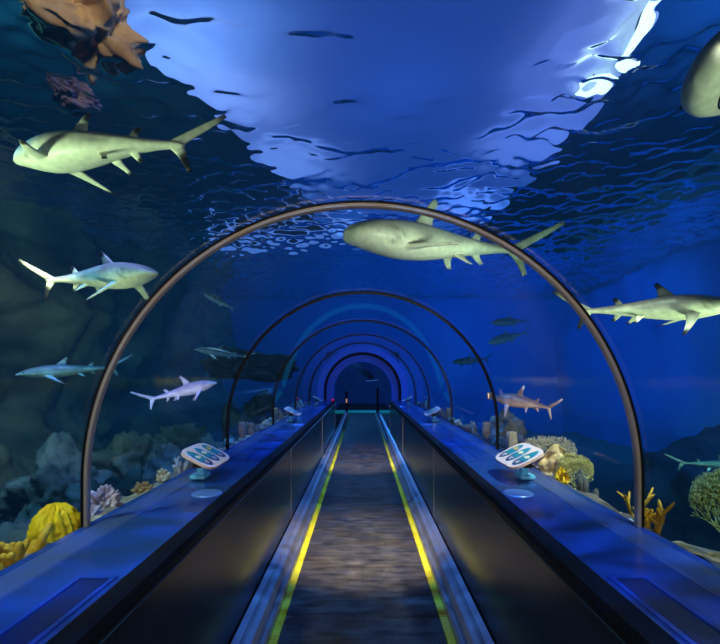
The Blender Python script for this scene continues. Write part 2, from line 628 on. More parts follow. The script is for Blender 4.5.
def build_tunnel():
    y0, y1 = -2.5, PORTAL_Y - .35
    bm = bmesh.new()
    box(bm, -1.3, 1.3, y0, 26, -.4, -.03)
    struct(obj('floor', bm, M['darkseam']))
    # walkway
    t = thing('moving_walkway', 'long grooved grey moving walkway with yellow edge lines between dark walls', 'moving walkway')
    bm = bmesh.new()
    box(bm, -.487, .487, 0, .394, -.028, 0, bev=.003)
    p0 = obj('pallet', bm, M['pallet'], t)
    yy = -1.2
    first = True
    while yy < 18.2:
        p = p0
        if not first:
            p = p0.copy()
            COL.objects.link(p)
            p.parent = t
        p.location = (0, yy, 0)
        first = False
        yy += .4
    for s in (-1, 1):
        bm = bmesh.new()
        extrude_y(bm, [(s * .489, -.028), (s * .489, .004), (s * .536, .004), (s * .536, -.028)], -1.2, 18.2)
        obj('yellow_line', bm, M['yellow'], t)
        bm = bmesh.new()
        prof = [(.538, -.03), (.538, .03), (.548, .045), (.560, .045), (.566, .034), (.572, .034), (.580, .062), (.600, .092), (.630, .104),
                (.650, .106), (.653, .100), (.656, .106), (.695, .118), (.698, -.03)]
        extrude_y(bm, [(s * x, z) for x, z in prof], -1.2, 17.6)
        o = obj('skirting', bm, M['steel'], t)
        o['label'] = 'stepped brushed steel skirting'
    bm = bmesh.new()
    box(bm, -1.25, 1.25, 18.22, 19.4, -.028, .02, bev=.005)
    for k in range(24):
        box(bm, -.48 + k * .04, -.465 + k * .04, 18.16, 18.24, .002, .012)
    obj('comb_plate', bm, pbr('teal_glow_comb_plate', (.06, .42, .46), .5, .0, emit=(.002, .10, .12), estr=.8), t)  # emission stands in for teal light falling on the plate
    # side walls: panels with seams, black nosing, ledge
    for s, nm in ((-1, 'left'), (1, 'right')):
        seams = [y0, 1.0, 4.34, 7.7, y1]
        root = thing('side_wall', 'dark glossy %s side wall below the blue ledge' % nm, 'side wall')
        struct(root)
        for a, b in zip(seams[:-1], seams[1:]):
            bm = bmesh.new()
            x0, x1 = sorted((s * (XW + .004), s * (XW + .03)))
            box(bm, x0, x1, a + .004, b - .004, -.02, ZL - .075, bev=.003)
            obj('wall_panel', bm, M['panel'], root)
            bm = bmesh.new()
            x0, x1 = sorted((s * (XW + .001), s * (XW + .02)))
            box(bm, x0, x1, b - .004, b + .004, .11, ZL - .08)
            obj('seam_strip', bm, M['steel'], root)
        bm = bmesh.new()
        x0, x1 = sorted((s * (XW + .04), s * 1.15))
        box(bm, x0, x1, y0, y1, -.02, ZL - .06)
        obj('wall_core', bm, M['darkseam'], root)
        bm = bmesh.new()
        prof = [(XW - .012, ZL - .062), (XW - .018, ZL - .03), (XW - .012, ZL - .004), (XW + .004, ZL + .004), (XW + .05, ZL + .004), (XW + .05, ZL - .062)]
        extrude_y(bm, [(s * x, z) for x, z in prof], y0, y1)
        obj('nosing', bm, M['rubber'], root)
        bm = bmesh.new()
        prof = [(XW - .004, ZL - .078), (XW - .010, ZL - .070), (XW - .004, ZL - .064), (XW + .03, ZL - .064), (XW + .03, ZL - .078)]
        extrude_y(bm, [(s * x, z) for x, z in prof], y0, y1)
        obj('lip', bm, M['lip'], root)
        # ledge
        bm = bmesh.new()
        x0, x1 = sorted((s * (XW + .052), s * 1.185))
        box(bm, x0, x1, y0, PORTAL_Y - .1, ZL - .055, ZL, bev=.004)
        o = obj('ledge', bm, M['ledge'])
        struct(o, 'glossy dark blue ledge along the %s of the walkway' % nm, 'ledge')
        bm = bmesh.new()
        extrude_y(bm, [(s * x, z) for x, z in ((1.025, ZL + .0005), (1.032, ZL + .007), (1.13, ZL + .009), (1.142, ZL + .0005))], y0, PORTAL_Y - .1)
        obj('kerb', bm, M['kerb'], o)
    # ribs
    labels = ['large pale bronze metal arch rib nearest over the walkway', 'thin dark arch rib second along the tunnel',
              'thin dark arch rib third along the tunnel', 'thin dark arch rib fourth along the tunnel', 'thin dark arch rib last before the blue portal']
    for k, y in enumerate(ARCH_Y):
        w_, d_ = (.016, .030) if k == 0 else (.012, .020)
        path = arch_pts(R, 72)
        bm = bmesh.new()
        rings = []
        prof = [(-.5, -.5), (-.5, .25), (-.32, .5), (.32, .5), (.5, .25), (.5, -.5)]   # (along y, inward)
        n = len(path)
        for i, (x, z) in enumerate(path):
            a = Vector((path[max(i - 1, 0)][0], path[max(i - 1, 0)][1]))
            b = Vector((path[min(i + 1, n - 1)][0], path[min(i + 1, n - 1)][1]))
            tt = (b - a).normalized()
            nrm = Vector((tt.y, -tt.x))   # points inward
            rings.append([bm.verts.new((x + nrm.x * q * w_, y + p_ * d_, z + nrm.y * q * w_)) for p_, q in prof])
        m_ = len(prof)
        for i in range(n - 1):
            for j in range(m_):
                bm.faces.new((rings[i][j], rings[i][(j + 1) % m_], rings[i + 1][(j + 1) % m_], rings[i + 1][j]))
        bm.faces.new(rings[0])
        bm.faces.new(rings[-1][::-1])
        root = thing('arch_rib', labels[k], 'arch rib', (0, 0, 0), group='arch ribs of the tunnel')
        obj('rib_bar', bm, M['rib'] if k == 0 else M['ribdark'], root)
        # dark gasket bedding the rib against the acrylic
        bm = bmesh.new()
        rings = []
        for i, (x, z) in enumerate(path):
            a = Vector(path[max(i - 1, 0)])
            b = Vector(path[min(i + 1, n - 1)])
            tt = (b - a).normalized()
            nrm = Vector((tt.y, -tt.x))
            rings.append([bm.verts.new((x - nrm.x * q, y + p_, z - nrm.y * q)) for p_, q in ((-d_ * .62, w_ / 2), (-d_ * .62, w_ / 2 + .010), (d_ * .62, w_ / 2 + .010), (d_ * .62, w_ / 2))])
        for i in range(n - 1):
            for j in range(4):
                bm.faces.new((rings[i][j], rings[i][(j + 1) % 4], rings[i + 1][(j + 1) % 4], rings[i + 1][j]))
        obj('gasket', bm, M['rubber'], root)
        if k == 1:
            # small clamp on the second rib
            bm = bmesh.new()
            a = math.radians(14)
            x, z = (R - .03) * math.cos(a), ZC + (R - .03) * math.sin(a)
            box(bm, x - .02, x + .02, y - .03, y + .02, z - .03, z + .03, bev=.008)
            obj('clamp', bm, M['steel'], root)
    # acrylic vault, one bent sheet per bay
    ys = [y0] + ARCH_Y + [PORTAL_Y - .1]
    for k in range(len(ys) - 1):
        bm = bmesh.new()
        path = arch_pts(R + .018, 64)
        a = [bm.verts.new((x, ys[k] + .002, z)) for x, z in path]
        b = [bm.verts.new((x, ys[k + 1] - .002, z)) for x, z in path]
        for i in range(len(path) - 1):
            bm.faces.new((a[i], a[i + 1], b[i + 1], b[i]))
        struct(obj('window_%d' % (k + 1), bm, M['glass'], smooth=True), 'bent clear acrylic sheet of the tunnel vault', 'window')


build_tunnel()

# ------------------------------------------------------------------ the portal and the room beyond
M['portal'] = pbr('blue_lit_portal', (.004, .06, .45), .45, emit=(.002, .036, .33), estr=.5, c2=(.004, .08, .5), scale=3)  # the rings' blue light is put in as emission, without a lamp
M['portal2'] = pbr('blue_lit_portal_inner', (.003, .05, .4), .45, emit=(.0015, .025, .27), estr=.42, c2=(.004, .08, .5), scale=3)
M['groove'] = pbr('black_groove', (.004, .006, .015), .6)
M['far'] = pbr('far_blue_wall', (.006, .02, .13), .7, emit=(.002, .012, .10), estr=.5)  # faint emission stands in for blue light on the wall
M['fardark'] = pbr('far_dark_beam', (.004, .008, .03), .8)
M['farteal'] = pbr('far_teal_ceiling', (.006, .05, .11), .8, emit=(.002, .02, .05), estr=.5)  # teal light on this ceiling is partly put in as emission


def ring(bm, r0, r1, y0, y1, foot, n=56, c=None):
    zc = EYE - 15.0 / F * PORTAL_Y if c is None else c
    def path(r):
        return [(-r, foot)] + [(r * math.cos(PI - PI * k / n), zc + r * math.sin(PI - PI * k / n)) for k in range(n + 1)] + [(r, foot)]
    a0, a1 = path(r0), path(r1)
    q = [[bm.verts.new((x, y, z)) for x, z in pa] for pa, y in ((a0, y0), (a1, y0), (a1, y1), (a0, y1))]
    for i in range(len(a0) - 1):
        for j in range(4):
            bm.faces.new((q[j][i], q[j][i + 1], q[(j + 1) % 4][i + 1], q[(j + 1) % 4][i]))


def build_portal():
    t = thing('portal', 'round topped glowing blue portal at the far end of the tunnel', 'portal')
    struct(t)
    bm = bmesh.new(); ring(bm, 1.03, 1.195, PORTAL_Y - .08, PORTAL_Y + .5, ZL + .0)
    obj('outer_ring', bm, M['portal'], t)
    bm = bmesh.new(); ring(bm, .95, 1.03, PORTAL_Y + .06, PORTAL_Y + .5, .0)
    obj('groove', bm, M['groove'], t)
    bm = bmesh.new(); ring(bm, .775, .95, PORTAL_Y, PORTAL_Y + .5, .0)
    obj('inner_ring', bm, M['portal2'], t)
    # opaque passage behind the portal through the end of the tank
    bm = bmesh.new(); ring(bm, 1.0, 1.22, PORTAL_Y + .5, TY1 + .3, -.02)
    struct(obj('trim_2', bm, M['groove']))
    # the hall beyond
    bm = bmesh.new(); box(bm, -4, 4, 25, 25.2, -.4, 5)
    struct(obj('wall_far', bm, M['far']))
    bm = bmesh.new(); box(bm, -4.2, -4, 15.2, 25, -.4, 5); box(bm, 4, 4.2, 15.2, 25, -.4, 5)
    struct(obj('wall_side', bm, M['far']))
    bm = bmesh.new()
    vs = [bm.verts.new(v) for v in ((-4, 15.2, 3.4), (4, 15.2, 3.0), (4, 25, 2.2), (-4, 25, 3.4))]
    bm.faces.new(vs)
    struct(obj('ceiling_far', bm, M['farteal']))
    # slanted dark beam under that ceiling
    t = thing('beam', 'slanted dark beam under the ceiling beyond the portal', 'beam')
    bm = bmesh.new()
    tube(bm, [P(349, 360, 20), P(371, 377, 22)], .19, 4)
    obj('beam_bar', bm, M['fardark'], t)
    bm = bmesh.new(); tube(bm, [P(366, 381, 21.6), P(378, 380, 21.6)], .02, 6)
    obj('light_tube', bm, emis('far_tube', (.02, .10, .3), 1), t)
    # two newel posts at the end of the walkway
    for k, (px, h) in enumerate(((346.6, .72), (377.6, .85))):
        x = (px - CX) / F * 18.0
        t = thing('post', ('dark post with a small lamp at the left end of the walkway', 'plain dark post at the right end of the walkway')[k], 'post', (x, 18.0, .0))
        bm = bmesh.new()
        box(bm, -.045, .045, -.045, .045, 0.12, h + .1, bev=.01)
        box(bm, -.06, .06, -.06, .06, .0, .12, bev=.01)
        obj('shaft', bm, M['fardark'], t)
        bm = bmesh.new()
        bmesh.ops.create_uvsphere(bm, u_segments=12, v_segments=8, radius=.055, matrix=Matrix.Translation((0, 0, h + .13)))
        obj('cap', bm, M['fardark'], t)
        if k == 0:
            bm = bmesh.new(); box(bm, -.025, .025, -.062, -.05, .44, .60, bev=.004)
            obj('indicator_lamp', bm, emis('cream_indicator', (1, .55, .25), .5), t)
    # red lamp by the portal's foot
    t = thing('signal_lamp', 'small red lamp on the left wall end by the blue portal', 'signal lamp', (-.745, 11.05, ZL - .02))
    bm = bmesh.new(); box(bm, -.035, .035, -.03, .03, .02, .04, bev=.006)
    obj('base_plate', bm, M['rubber'], t)
    bm = bmesh.new(); bmesh.ops.create_uvsphere(bm, u_segments=14, v_segments=8, radius=.028, matrix=Matrix.Translation((0, 0, .05)))
    obj('lens', bm, emis('red_lens', (1, .01, .04), .7), t)


build_portal()

# ------------------------------------------------------------------ signs, cover plates, hatches
M['signface'] = pbr('pale_pink_sign_plate', (.72, .62, .66), .4)
M['signedge'] = pbr('wood_toned_edge', (.62, .42, .28), .5)
M['oval'] = pbr('blue_picture', (.01, .17, .33), .3, c2=(.02, .30, .42), scale=14)
M['ovalnavy'] = pbr('navy_caption', (.008, .03, .16), .35)
M['fishpale'] = pbr('pale_fish_print', (.62, .66, .55), .5)
M['fishochre'] = pbr('ochre_fish_print', (.62, .42, .12), .5)
M['text'] = pbr('white_print', (.85, .87, .9), .5)
M['acryl'] = pbr('blue_tinted_acrylic', (.12, .50, .80), .12, spec=.6, emit=(.01, .06, .14), estr=.5)  # slight emission brightens post and foot in place of light
M['disc'] = pbr('pale_blue_cover', (.10, .22, .55), .3, .2)


def sign_bm(w, l, th):
    """rounded plate in its own plane: u along the tunnel (l), v across (w)"""
    pts = []
    for k in range(64):
        a = 2 * PI * k / 64
        c, s = math.cos(a), math.sin(a)
        e = .42
        pts.append((math.copysign(abs(c) ** e, c) * l / 2, math.copysign(abs(s) ** e, s) * w / 2 * (1 + .10 * (1 - abs(c) ** 3))))
    return pts


def make_sign(side, y, label):
    s = side
    t = thing('information_sign', label, 'sign', (s * .943, y, ZL), group='information signs on the ledges')
    W, Lg, TH = .205, .40, .014
    # plate leans down towards the walkway
    til = math.radians(27)
    cz, cx_ = .139, .025
    rot = Matrix.Rotation(s * -til if s < 0 else -til, 4, 'Y') if False else None

    def pl(u, v, hh):
        # v>0: high edge by the glass
        x = s * (cx_ + math.cos(til) * v - math.sin(til) * hh)
        z = cz + math.sin(til) * v + math.cos(til) * hh
        return (x, u, z)
    pts = sign_bm(W, Lg, TH)
    bm = bmesh.new()
    top = [bm.verts.new(pl(u, v, TH)) for u, v in pts]
    ins = [bm.verts.new(pl(u * .975, v * .955, TH)) for u, v in pts]
    bot = [bm.verts.new(pl(u, v, 0)) for u, v in pts]
    n = len(pts)
    for i in range(n):
        j = (i + 1) % n
        bm.faces.new((top[i], bot[i], bot[j], top[j])).material_index = 1
        bm.faces.new((ins[i], top[i], top[j], ins[j])).material_index = 0
    bm.faces.new(ins)
    bm.faces.new(bot[::-1]).material_index = 1
    panel = obj('panel', bm, [M['signface'], M['signedge']], t)
    # three oval pictures, each with a fish and a caption
    for q in range(3):
        u0 = (q - 1) * .123
        bm = bmesh.new()
        h0 = TH + .0012

        def oval(sc, hh, mi, va, vb, clip=40):
            ring_ = []
            for k in range(clip):
                a = 2 * PI * k / clip
                v = math.sin(a) * .086 * sc
                u = math.cos(a) * .053 * sc * (1 - .1 * math.sin(a))
                ring_.append((u, min(max(v, va), vb)))
            f = bm.faces.new([bm.verts.new(pl(u0 + u, v, hh)) for u, v in ring_])
            f.material_index = mi
        oval(1.0, h0, 0, -1, 1)
        oval(.985, h0 + .0006, 1, -1, -.030)
        # fish print
        fp = [(-.034, .022), (-.024, .034), (-.005, .040), (.012, .034), (.022, .026), (.034, .036), (.031, .022), (.034, .008), (.022, .018), (.008, .006), (-.008, .004), (-.024, .010)]
        sg = -1 if q == 1 else 1
        f = bm.faces.new([bm.verts.new(pl(u0 + sg * a, b + (-.012, 0, .014)[q], h0 + .0012)) for a, b in fp])
        f.material_index = (3 if q == 2 else 2)
        # caption lines
        for r_, (wd, vv) in enumerate(((.026, -.042), (.022, -.052), (.016, -.062))):
            for g in range(3):
                a = u0 - wd + g * (2 * wd / 3)
                f = bm.faces.new([bm.verts.new(pl(u, v, h0 + .0012)) for u, v in
                                  ((a, vv), (a + wd * .55, vv), (a + wd * .55, vv + .005), (a, vv + .005))])
                f.material_index = 4
        o = obj('picture', bm, [M['oval'], M['ovalnavy'], M['fishpale'], M['fishochre'], M['text']], panel)
    # bracket, post and foot
    bm = bmesh.new()
    x0, x1 = sorted((s * .005, s * .060))
    box(bm, x0, x1, -.13, .13, .092, .116, bev=.006)
    obj('bracket', bm, M['darkseam'], t)
    bm = bmesh.new()
    box(bm, s * .052 - .020, s * .052 + .020, -.03, .03, .03, .096, bev=.006)
    obj('post', bm, M['acryl'], t)
    bm = bmesh.new()
    box(bm, s * .060 - .045, s * .060 + .045, -.06, .06, .009, .034, bev=.008)
    obj('foot', bm, M['acryl'], t)
    return t


SIGN_Y = (2.72, 6.1, 9.5)
for k, y in enumerate(SIGN_Y):
    for s, nm in ((-1, 'left'), (1, 'right')):
        make_sign(s, y, '%s pale sign plate with three oval fish pictures on the %s ledge' % (('nearest', 'second', 'farthest')[k], nm))
        bm = bmesh.new()
        bmesh.ops.create_cone(bm, cap_ends=True, segments=48, radius1=.080, radius2=.074, depth=.006, matrix=Matrix.Translation((0, 0, .003)))
        for a in range(3):
            an = a * 2 * PI / 3
            bmesh.ops.create_cone(bm, cap_ends=True, segments=10, radius1=.006, radius2=.005, depth=.002, matrix=Matrix.Translation((.06 * math.cos(an), .06 * math.sin(an), .0068)))
        o = obj('cover_plate', bm, M['disc'])
        o.location = (s * .842, y - .34, ZL + .0005)
        tag(o, 'round pale blue cover plate set in the %s ledge by the %s sign' % (nm, ('nearest', 'second', 'farthest')[k]), 'cover plate', group='round cover plates in the ledges')

for s, nm in ((-1, 'left'), (1, 'right')):
    for k, (a, b) in enumerate(((.25, 1.39), (3.28, 4.35), (6.8, 7.8))):
        t = thing('access_hatch', '%s long dark rectangular access hatch in the %s ledge' % (('nearest', 'second', 'farthest')[k], nm), 'hatch', (s * .835, (a + b) / 2, ZL), group='access hatches in the ledges')
        hl = (b - a) / 2
        bm = bmesh.new()
        for x0, x1, q0, q1 in ((-.062, -.046, -hl, hl), (.046, .062, -hl, hl), (-.046, .046, -hl, -hl + .016), (-.046, .046, hl - .016, hl)):
            box(bm, x0, x1, q0, q1, .0005, .006)
        obj('hatch_frame', bm, M['hatchframe'], t)
        bm = bmesh.new()
        box(bm, -.040, .040, -hl + .022, hl - .022, .0005, .0035, bev=.001)
        o = obj('hatch_lid', bm, M['hatch'] if k == 0 else M['hatchframe'], t)
# ------------------------------------------------------------------ sharks and fish
def interp(ts, vs, t):
    """smooth (monotone-ish) interpolation of a profile table"""
    ts = np.asarray(ts, float)
    vs = np.asarray(vs, float)
    d = np.gradient(vs, ts)
    i = np.clip(np.searchsorted(ts, t) - 1, 0, len(ts) - 2)
    h = ts[i + 1] - ts[i]
    s = np.clip((t - ts[i]) / h, 0, 1)
    return ((1 + 2 * s) * (1 - s) ** 2) * vs[i] + (s * (1 - s) ** 2) * h * d[i] + (s * s * (3 - 2 * s)) * vs[i + 1] + (s * s * (s - 1)) * h * d[i + 1]


T_ = [0, .012, .035, .07, .12, .18, .25, .33, .41, .50, .58, .66, .74, .81, .86, .90, .93]
PROFILE = {
    'reef': dict(
        w=[.004, .022, .038, .055, .070, .082, .090, .092, .088, .077, .062, .047, .033, .022, .016, .012, .004],
        u=[.003, .010, .020, .033, .046, .058, .068, .072, .068, .058, .047, .036, .026, .019, .016, .014, .004],
        d=[.003, .010, .018, .030, .048, .062, .072, .076, .072, .062, .050, .038, .027, .019, .016, .014, .004]),
    'nurse': dict(
        w=[.010, .050, .085, .110, .122, .124, .120, .112, .100, .085, .068, .052, .038, .026, .018, .013, .004],
        u=[.008, .030, .050, .066, .078, .084, .086, .082, .072, .060, .048, .036, .026, .019, .016, .014, .004],
        d=[.008, .030, .048, .060, .068, .072, .074, .074, .068, .058, .047, .036, .026, .019, .016, .014, .004]),
    'bull': dict(
        w=[.010, .040, .062, .076, .086, .091, .094, .093, .088, .077, .062, .047, .033, .022, .016, .012, .004],
        u=[.008, .026, .038, .047, .056, .064, .070, .072, .068, .058, .047, .036, .026, .019, .016, .014, .004],
        d=[.008, .026, .036, .044, .056, .066, .074, .076, .072, .062, .050, .038, .027, .019, .016, .014, .004]),
    'trevally': dict(
        w=[.004, .012, .022, .032, .042, .050, .055, .056, .054, .048, .041, .033, .024, .016, .011, .008, .003],
        u=[.004, .016, .032, .052, .072, .088, .100, .104, .100, .090, .076, .058, .040, .024, .016, .013, .004],
        d=[.004, .016, .030, .048, .066, .082, .094, .098, .094, .084, .070, .054, .037, .022, .015, .013, .004]),
}


def fin_mesh(le, te, th, nspan=9, nch=5):
    """closed lens-section blade from a leading-edge curve and a trailing-edge curve (control points, root to tip)"""
    le = [Vector(p) for p in le]
    te = [Vector(p) for p in te]

    def bez(c, s):
        c = list(c)
        while len(c) > 1:
            c = [c[i].lerp(c[i + 1], s) for i in range(len(c) - 1)]
        return c[0]
    vs, fs = [], []
    ring_n = 2 * nch
    for i in range(nspan):
        s = i / (nspan - 1)
        a, b = bez(le, s), bez(te, s)
        span = bez(le, min(1, s + .05)) - bez(le, max(0, s - .05)) + bez(te, min(1, s + .05)) - bez(te, max(0, s - .05))
        nrm = (b - a).cross(span)
        nrm = nrm.normalized() if nrm.length > 1e-9 else Vector((0, 1, 0))
        t = th * (1 - .8 * s)
        for k in range(ring_n):
            up_ = k < nch
            q = (k + .5) / nch if up_ else 1 - (k - nch + .5) / nch
            prof = math.sqrt(max(q, 0)) * (1 - q) * 2.2
            vs.append(a.lerp(b, q) + nrm * (t * prof * (1 if up_ else -1)))
    for i in range(nspan - 1):
        for k in range(ring_n):
            j = (k + 1) % ring_n
            fs.append((i * ring_n + k, i * ring_n + j, (i + 1) * ring_n + j, (i + 1) * ring_n + k))
    fs.append(tuple(range(ring_n))[::-1])
    fs.append(tuple((nspan - 1) * ring_n + k for k in range(ring_n)))
    return vs, fs


def shark_fins(kind, pec, style=''):
    """name -> (leading edge, trailing edge, thickness); canonical frame: x snout->tail, y left, z up"""
    f = {}
    if kind == 'trevally':
        f['dorsal'] = (((.36, 0, .080), (.42, 0, .165), (.46, 0, .170)), ((.66, 0, .050), (.52, 0, .075), (.475, 0, .155)), .008)
        f['anal'] = (((.50, 0, -.066), (.55, 0, -.14), (.58, 0, -.15)), ((.72, 0, -.034), (.63, 0, -.06), (.59, 0, -.135)), .007)
        f['upper_lobe'] = (((.85, 0, .006), (.93, 0, .06), (1.05, 0, .17)), ((.925, 0, -.006), (.93, 0, .03), (1.045, 0, .155)), .007)
        f['lower_lobe'] = (((.85, 0, -.006), (.93, 0, -.06), (1.05, 0, -.17)), ((.925, 0, .006), (.93, 0, -.03), (1.045, 0, -.155)), .007)
        for s in (-1, 1):
            f['pec%d' % s] = (((.25, s * .045, -.02), (.30, s * .07, -.045), (.40, s * .075, -.065)), ((.27, s * .045, -.035), (.33, s * .06, -.05), (.395, s * .072, -.072)), .005)
        return f
    big = 1.0
    dh = .185 if kind == 'bull' or style in ('violet', 'whitetip') else .152
    f['dorsal'] = (((.335, 0, .055), (.405, 0, dh * .72), (.468, 0, dh)), ((.485, 0, .05), (.455, 0, dh * .52), (.492, 0, dh * .88)), .012)
    f['dorsal2'] = (((.655, 0, .028), (.69, 0, .06), (.712, 0, .078)), ((.725, 0, .022), (.715, 0, .040), (.742, 0, .058)), .007)
    f['anal'] = (((.66, 0, -.026), (.70, 0, -.06), (.722, 0, -.074)), ((.73, 0, -.022), (.715, 0, -.04), (.745, 0, -.062)), .007)
    f['upper_lobe'] = (((.84, 0, .008), (.93, 0, .050), (1.01, 0, .085), (1.105, 0, .135)), ((.925, 0, -.008), (.955, 0, .020), (1.03, 0, .050), (1.115, 0, .118)), .012)
    f['lower_lobe'] = (((.84, 0, -.008), (.90, 0, -.04), (.935, 0, -.115)), ((.928, 0, .010), (.935, 0, -.02), (.960, 0, -.102)), .010)
    for s in (-1, 1):
        dz, sw = pec.get(s, (-.10, .12))     # tip height and how far back the tip sweeps
        f['pec%d' % s] = (((.225, s * .062, -.040), (.27, s * .15, -.035 + dz * .45), (.26 + sw, s * .245, -.04 + dz)),
                          ((.330, s * .062, -.044), (.325, s * .13, -.040 + dz * .40), (.285 + sw, s * .235, -.045 + dz)), .013)
        f['pel%d' % s] = (((.545, s * .038, -.045), (.575, s * .07, -.065), (.605, s * .088, -.085)),
                          ((.61, s * .035, -.040), (.605, s * .06, -.056), (.632, s * .082, -.084)), .008)
    return f


def union_mesh(parts):
    """one continuous closed surface out of overlapping closed shells"""
    base = None
    tmp = []
    for k, (vs, fs) in enumerate(parts):
        me = bpy.data.meshes.new('tmp')
        me.from_pydata([tuple(v) for v in vs], [], fs)
        bm = bmesh.new()
        bm.from_mesh(me)
        bmesh.ops.recalc_face_normals(bm, faces=bm.faces)
        bm.to_mesh(me)
        bm.free()
        o = bpy.data.objects.new('tmp', me)
        COL.objects.link(o)
        tmp.append(o)
        if k == 0:
            base = o
        else:
            m = base.modifiers.new('u', 'BOOLEAN')
            m.operation = 'UNION'
            m.solver = 'EXACT'
            m.object = o
    dg = bpy.context.evaluated_depsgraph_get()
    dg.update()
    ev = base.evaluated_get(dg)
    me = bpy.data.meshes.new_from_object(ev)
    V = np.array([v.co[:] for v in me.vertices])
    Fc = [tuple(p.vertices) for p in me.polygons]
    for o in tmp:
        m_ = o.data
        bpy.data.objects.remove(o)
        bpy.data.meshes.remove(m_)
    bpy.data.meshes.remove(me)
    return V, Fc


SHARK_MAT = attr_mat('shark_skin', .42, .35, bscale=26)
EYE_MAT = pbr('shark_eye', (.008, .008, .008), .12)
EYE_RING = pbr('shark_eye_ring', (.30, .29, .2), .3)
_cache = {}


def shark_canon(kind, pec, style):
    key = (kind, tuple(sorted(pec.items())), style)
    if key in _cache:
        return _cache[key]
    pr = PROFILE[kind]
    nt_, ns = 64, 28
    ts = np.concatenate([np.linspace(0, .05, 9)[:-1], np.linspace(.05, .93, nt_ - 8)])
    vs, fs = [], []
    for t in ts:
        w_, u_, d_ = (max(.002, float(interp(T_, pr[k], t))) for k in 'wud')
        zc = (-.010 * max(0, 1 - t / .12) if kind in ('reef', 'bull') else 0)
        for k in range(ns):
            a = 2 * PI * k / ns
            c, s = math.cos(a), math.sin(a)
            e = .88
            vs.append((t, math.copysign(abs(c) ** e, c) * w_, zc + math.copysign(abs(s) ** e, s) * (u_ if s > 0 else d_)))
    for i in range(len(ts) - 1):
        for k in range(ns):
            j = (k + 1) % ns
            fs.append((i * ns + k, i * ns + j, (i + 1) * ns + j, (i + 1) * ns + k))
    fs.append(tuple(range(ns))[::-1])
    fs.append(tuple((len(ts) - 1) * ns + k for k in range(ns)))
    fins = shark_fins(kind, pec, style)
    parts = [(vs, fs)] + [fin_mesh(*v) for v in fins.values()]
    V, Fc = union_mesh(parts)
    # colours, from where each point sits on the animal
    back, belly, tip, amt = STYLE[style]
    back, belly, tip = map(np.array, (back, belly, tip))
    x, y, z = V[:, 0], V[:, 1], V[:, 2]
    hu = np.array([max(.003, float(interp(T_, pr['u'], min(t, .93)))) for t in x])
    hd = np.array([max(.003, float(interp(T_, pr['d'], min(t, .93)))) for t in x])
    rel = np.where(z > 0, z / hu, z / hd)
    line = .12 + .10 * np.sin(x * 30) - .25 * np.exp(-((x - .52) / .10) ** 2) + .2 * np.exp(-((x - .66) / .05) ** 2)
    if style in ('nurse',):
        line = line + .3
    m = 1 / (1 + np.exp(-(rel - line) * 9))
    col = belly[None, :] * (1 - m[:, None]) + back[None, :] * m[:, None]
    # pale band running forward along the flank into the dark back
    if style in ('blacktip', 'whitetip', 'dim', 'pale'):
        band = np.exp(-((rel - (.25 + 1.1 * (.62 - x))) / .16) ** 2) * (x > .38) * (x < .66) * (np.abs(rel) < 1.0)
        col = col * (1 - .55 * band[:, None]) + belly[None, :] * .55 * band[:, None]
    # the upright fins are paler than the back
    hi = (rel > (9 if style == 'whitetip' else 1.12))[:, None]
    col = np.where(hi, col * .35 + (belly * .78)[None, :] * .65, col)
    # fins: undersides pale, tips marked
    for nm, (le, te, th) in fins.items():
        tipp = np.array([(Vector(le[-1]) + Vector(te[-1]))[i] / 2 for i in range(3)])
        root = np.array([(Vector(le[0]) + Vector(te[0]))[i] / 2 for i in range(3)])
        ln = np.linalg.norm(tipp - root)
        dist = np.linalg.norm(V - tipp, axis=1)
        a_ = {'dorsal': .36, 'lower_lobe': .62, 'dorsal2': .5, 'upper_lobe': .16, 'anal': .35}.get(nm, .22)
        if style == 'whitetip' and nm not in ('dorsal', 'upper_lobe'):
            a_ = 0
        if a_ and amt:
            k = np.clip((a_ * ln - dist) / (.10 * ln) + .5, 0, 1) * amt
            if nm == 'upper_lobe' and style != 'whitetip':
                k = k * .8
            col = col * (1 - k[:, None]) + tip[None, :] * k[:, None]
    if kind != 'trevally':
        # gill slits
        for g in range(5):
            gx = .175 + .013 * g
            k = np.exp(-((x - gx - .02 * rel) / .0028) ** 2) * (np.abs(rel + .05) < .5) * (np.abs(y) > .04) * .55
            col = col * (1 - k[:, None])
    _cache[key] = (V, Fc, col, hu)
    return _cache[key]


STYLE = {   # back, belly, tip, how strongly the tips are marked
    'blacktip': ((.30, .27, .235), (.84, .82, .58), (.012, .012, .014), 1.0),
    'whitetip': ((.27, .18, .16), (.62, .46, .40), (.75, .75, .78), .8),
    'violet': ((.46, .40, .50), (.80, .74, .80), (.2, .18, .28), .3),
    'grey': ((.32, .31, .25), (.70, .69, .52), (.12, .12, .10), .5),
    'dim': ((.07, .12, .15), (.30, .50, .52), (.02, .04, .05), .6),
    'pale': ((.14, .26, .27), (.62, .80, .74), (.03, .05, .06), .6),
    'nurse': ((.42, .38, .30), (.66, .60, .48), (.3, .28, .22), .2),
    'silver': ((.16, .34, .44), (.34, .62, .72), (.10, .25, .32), .3),
}


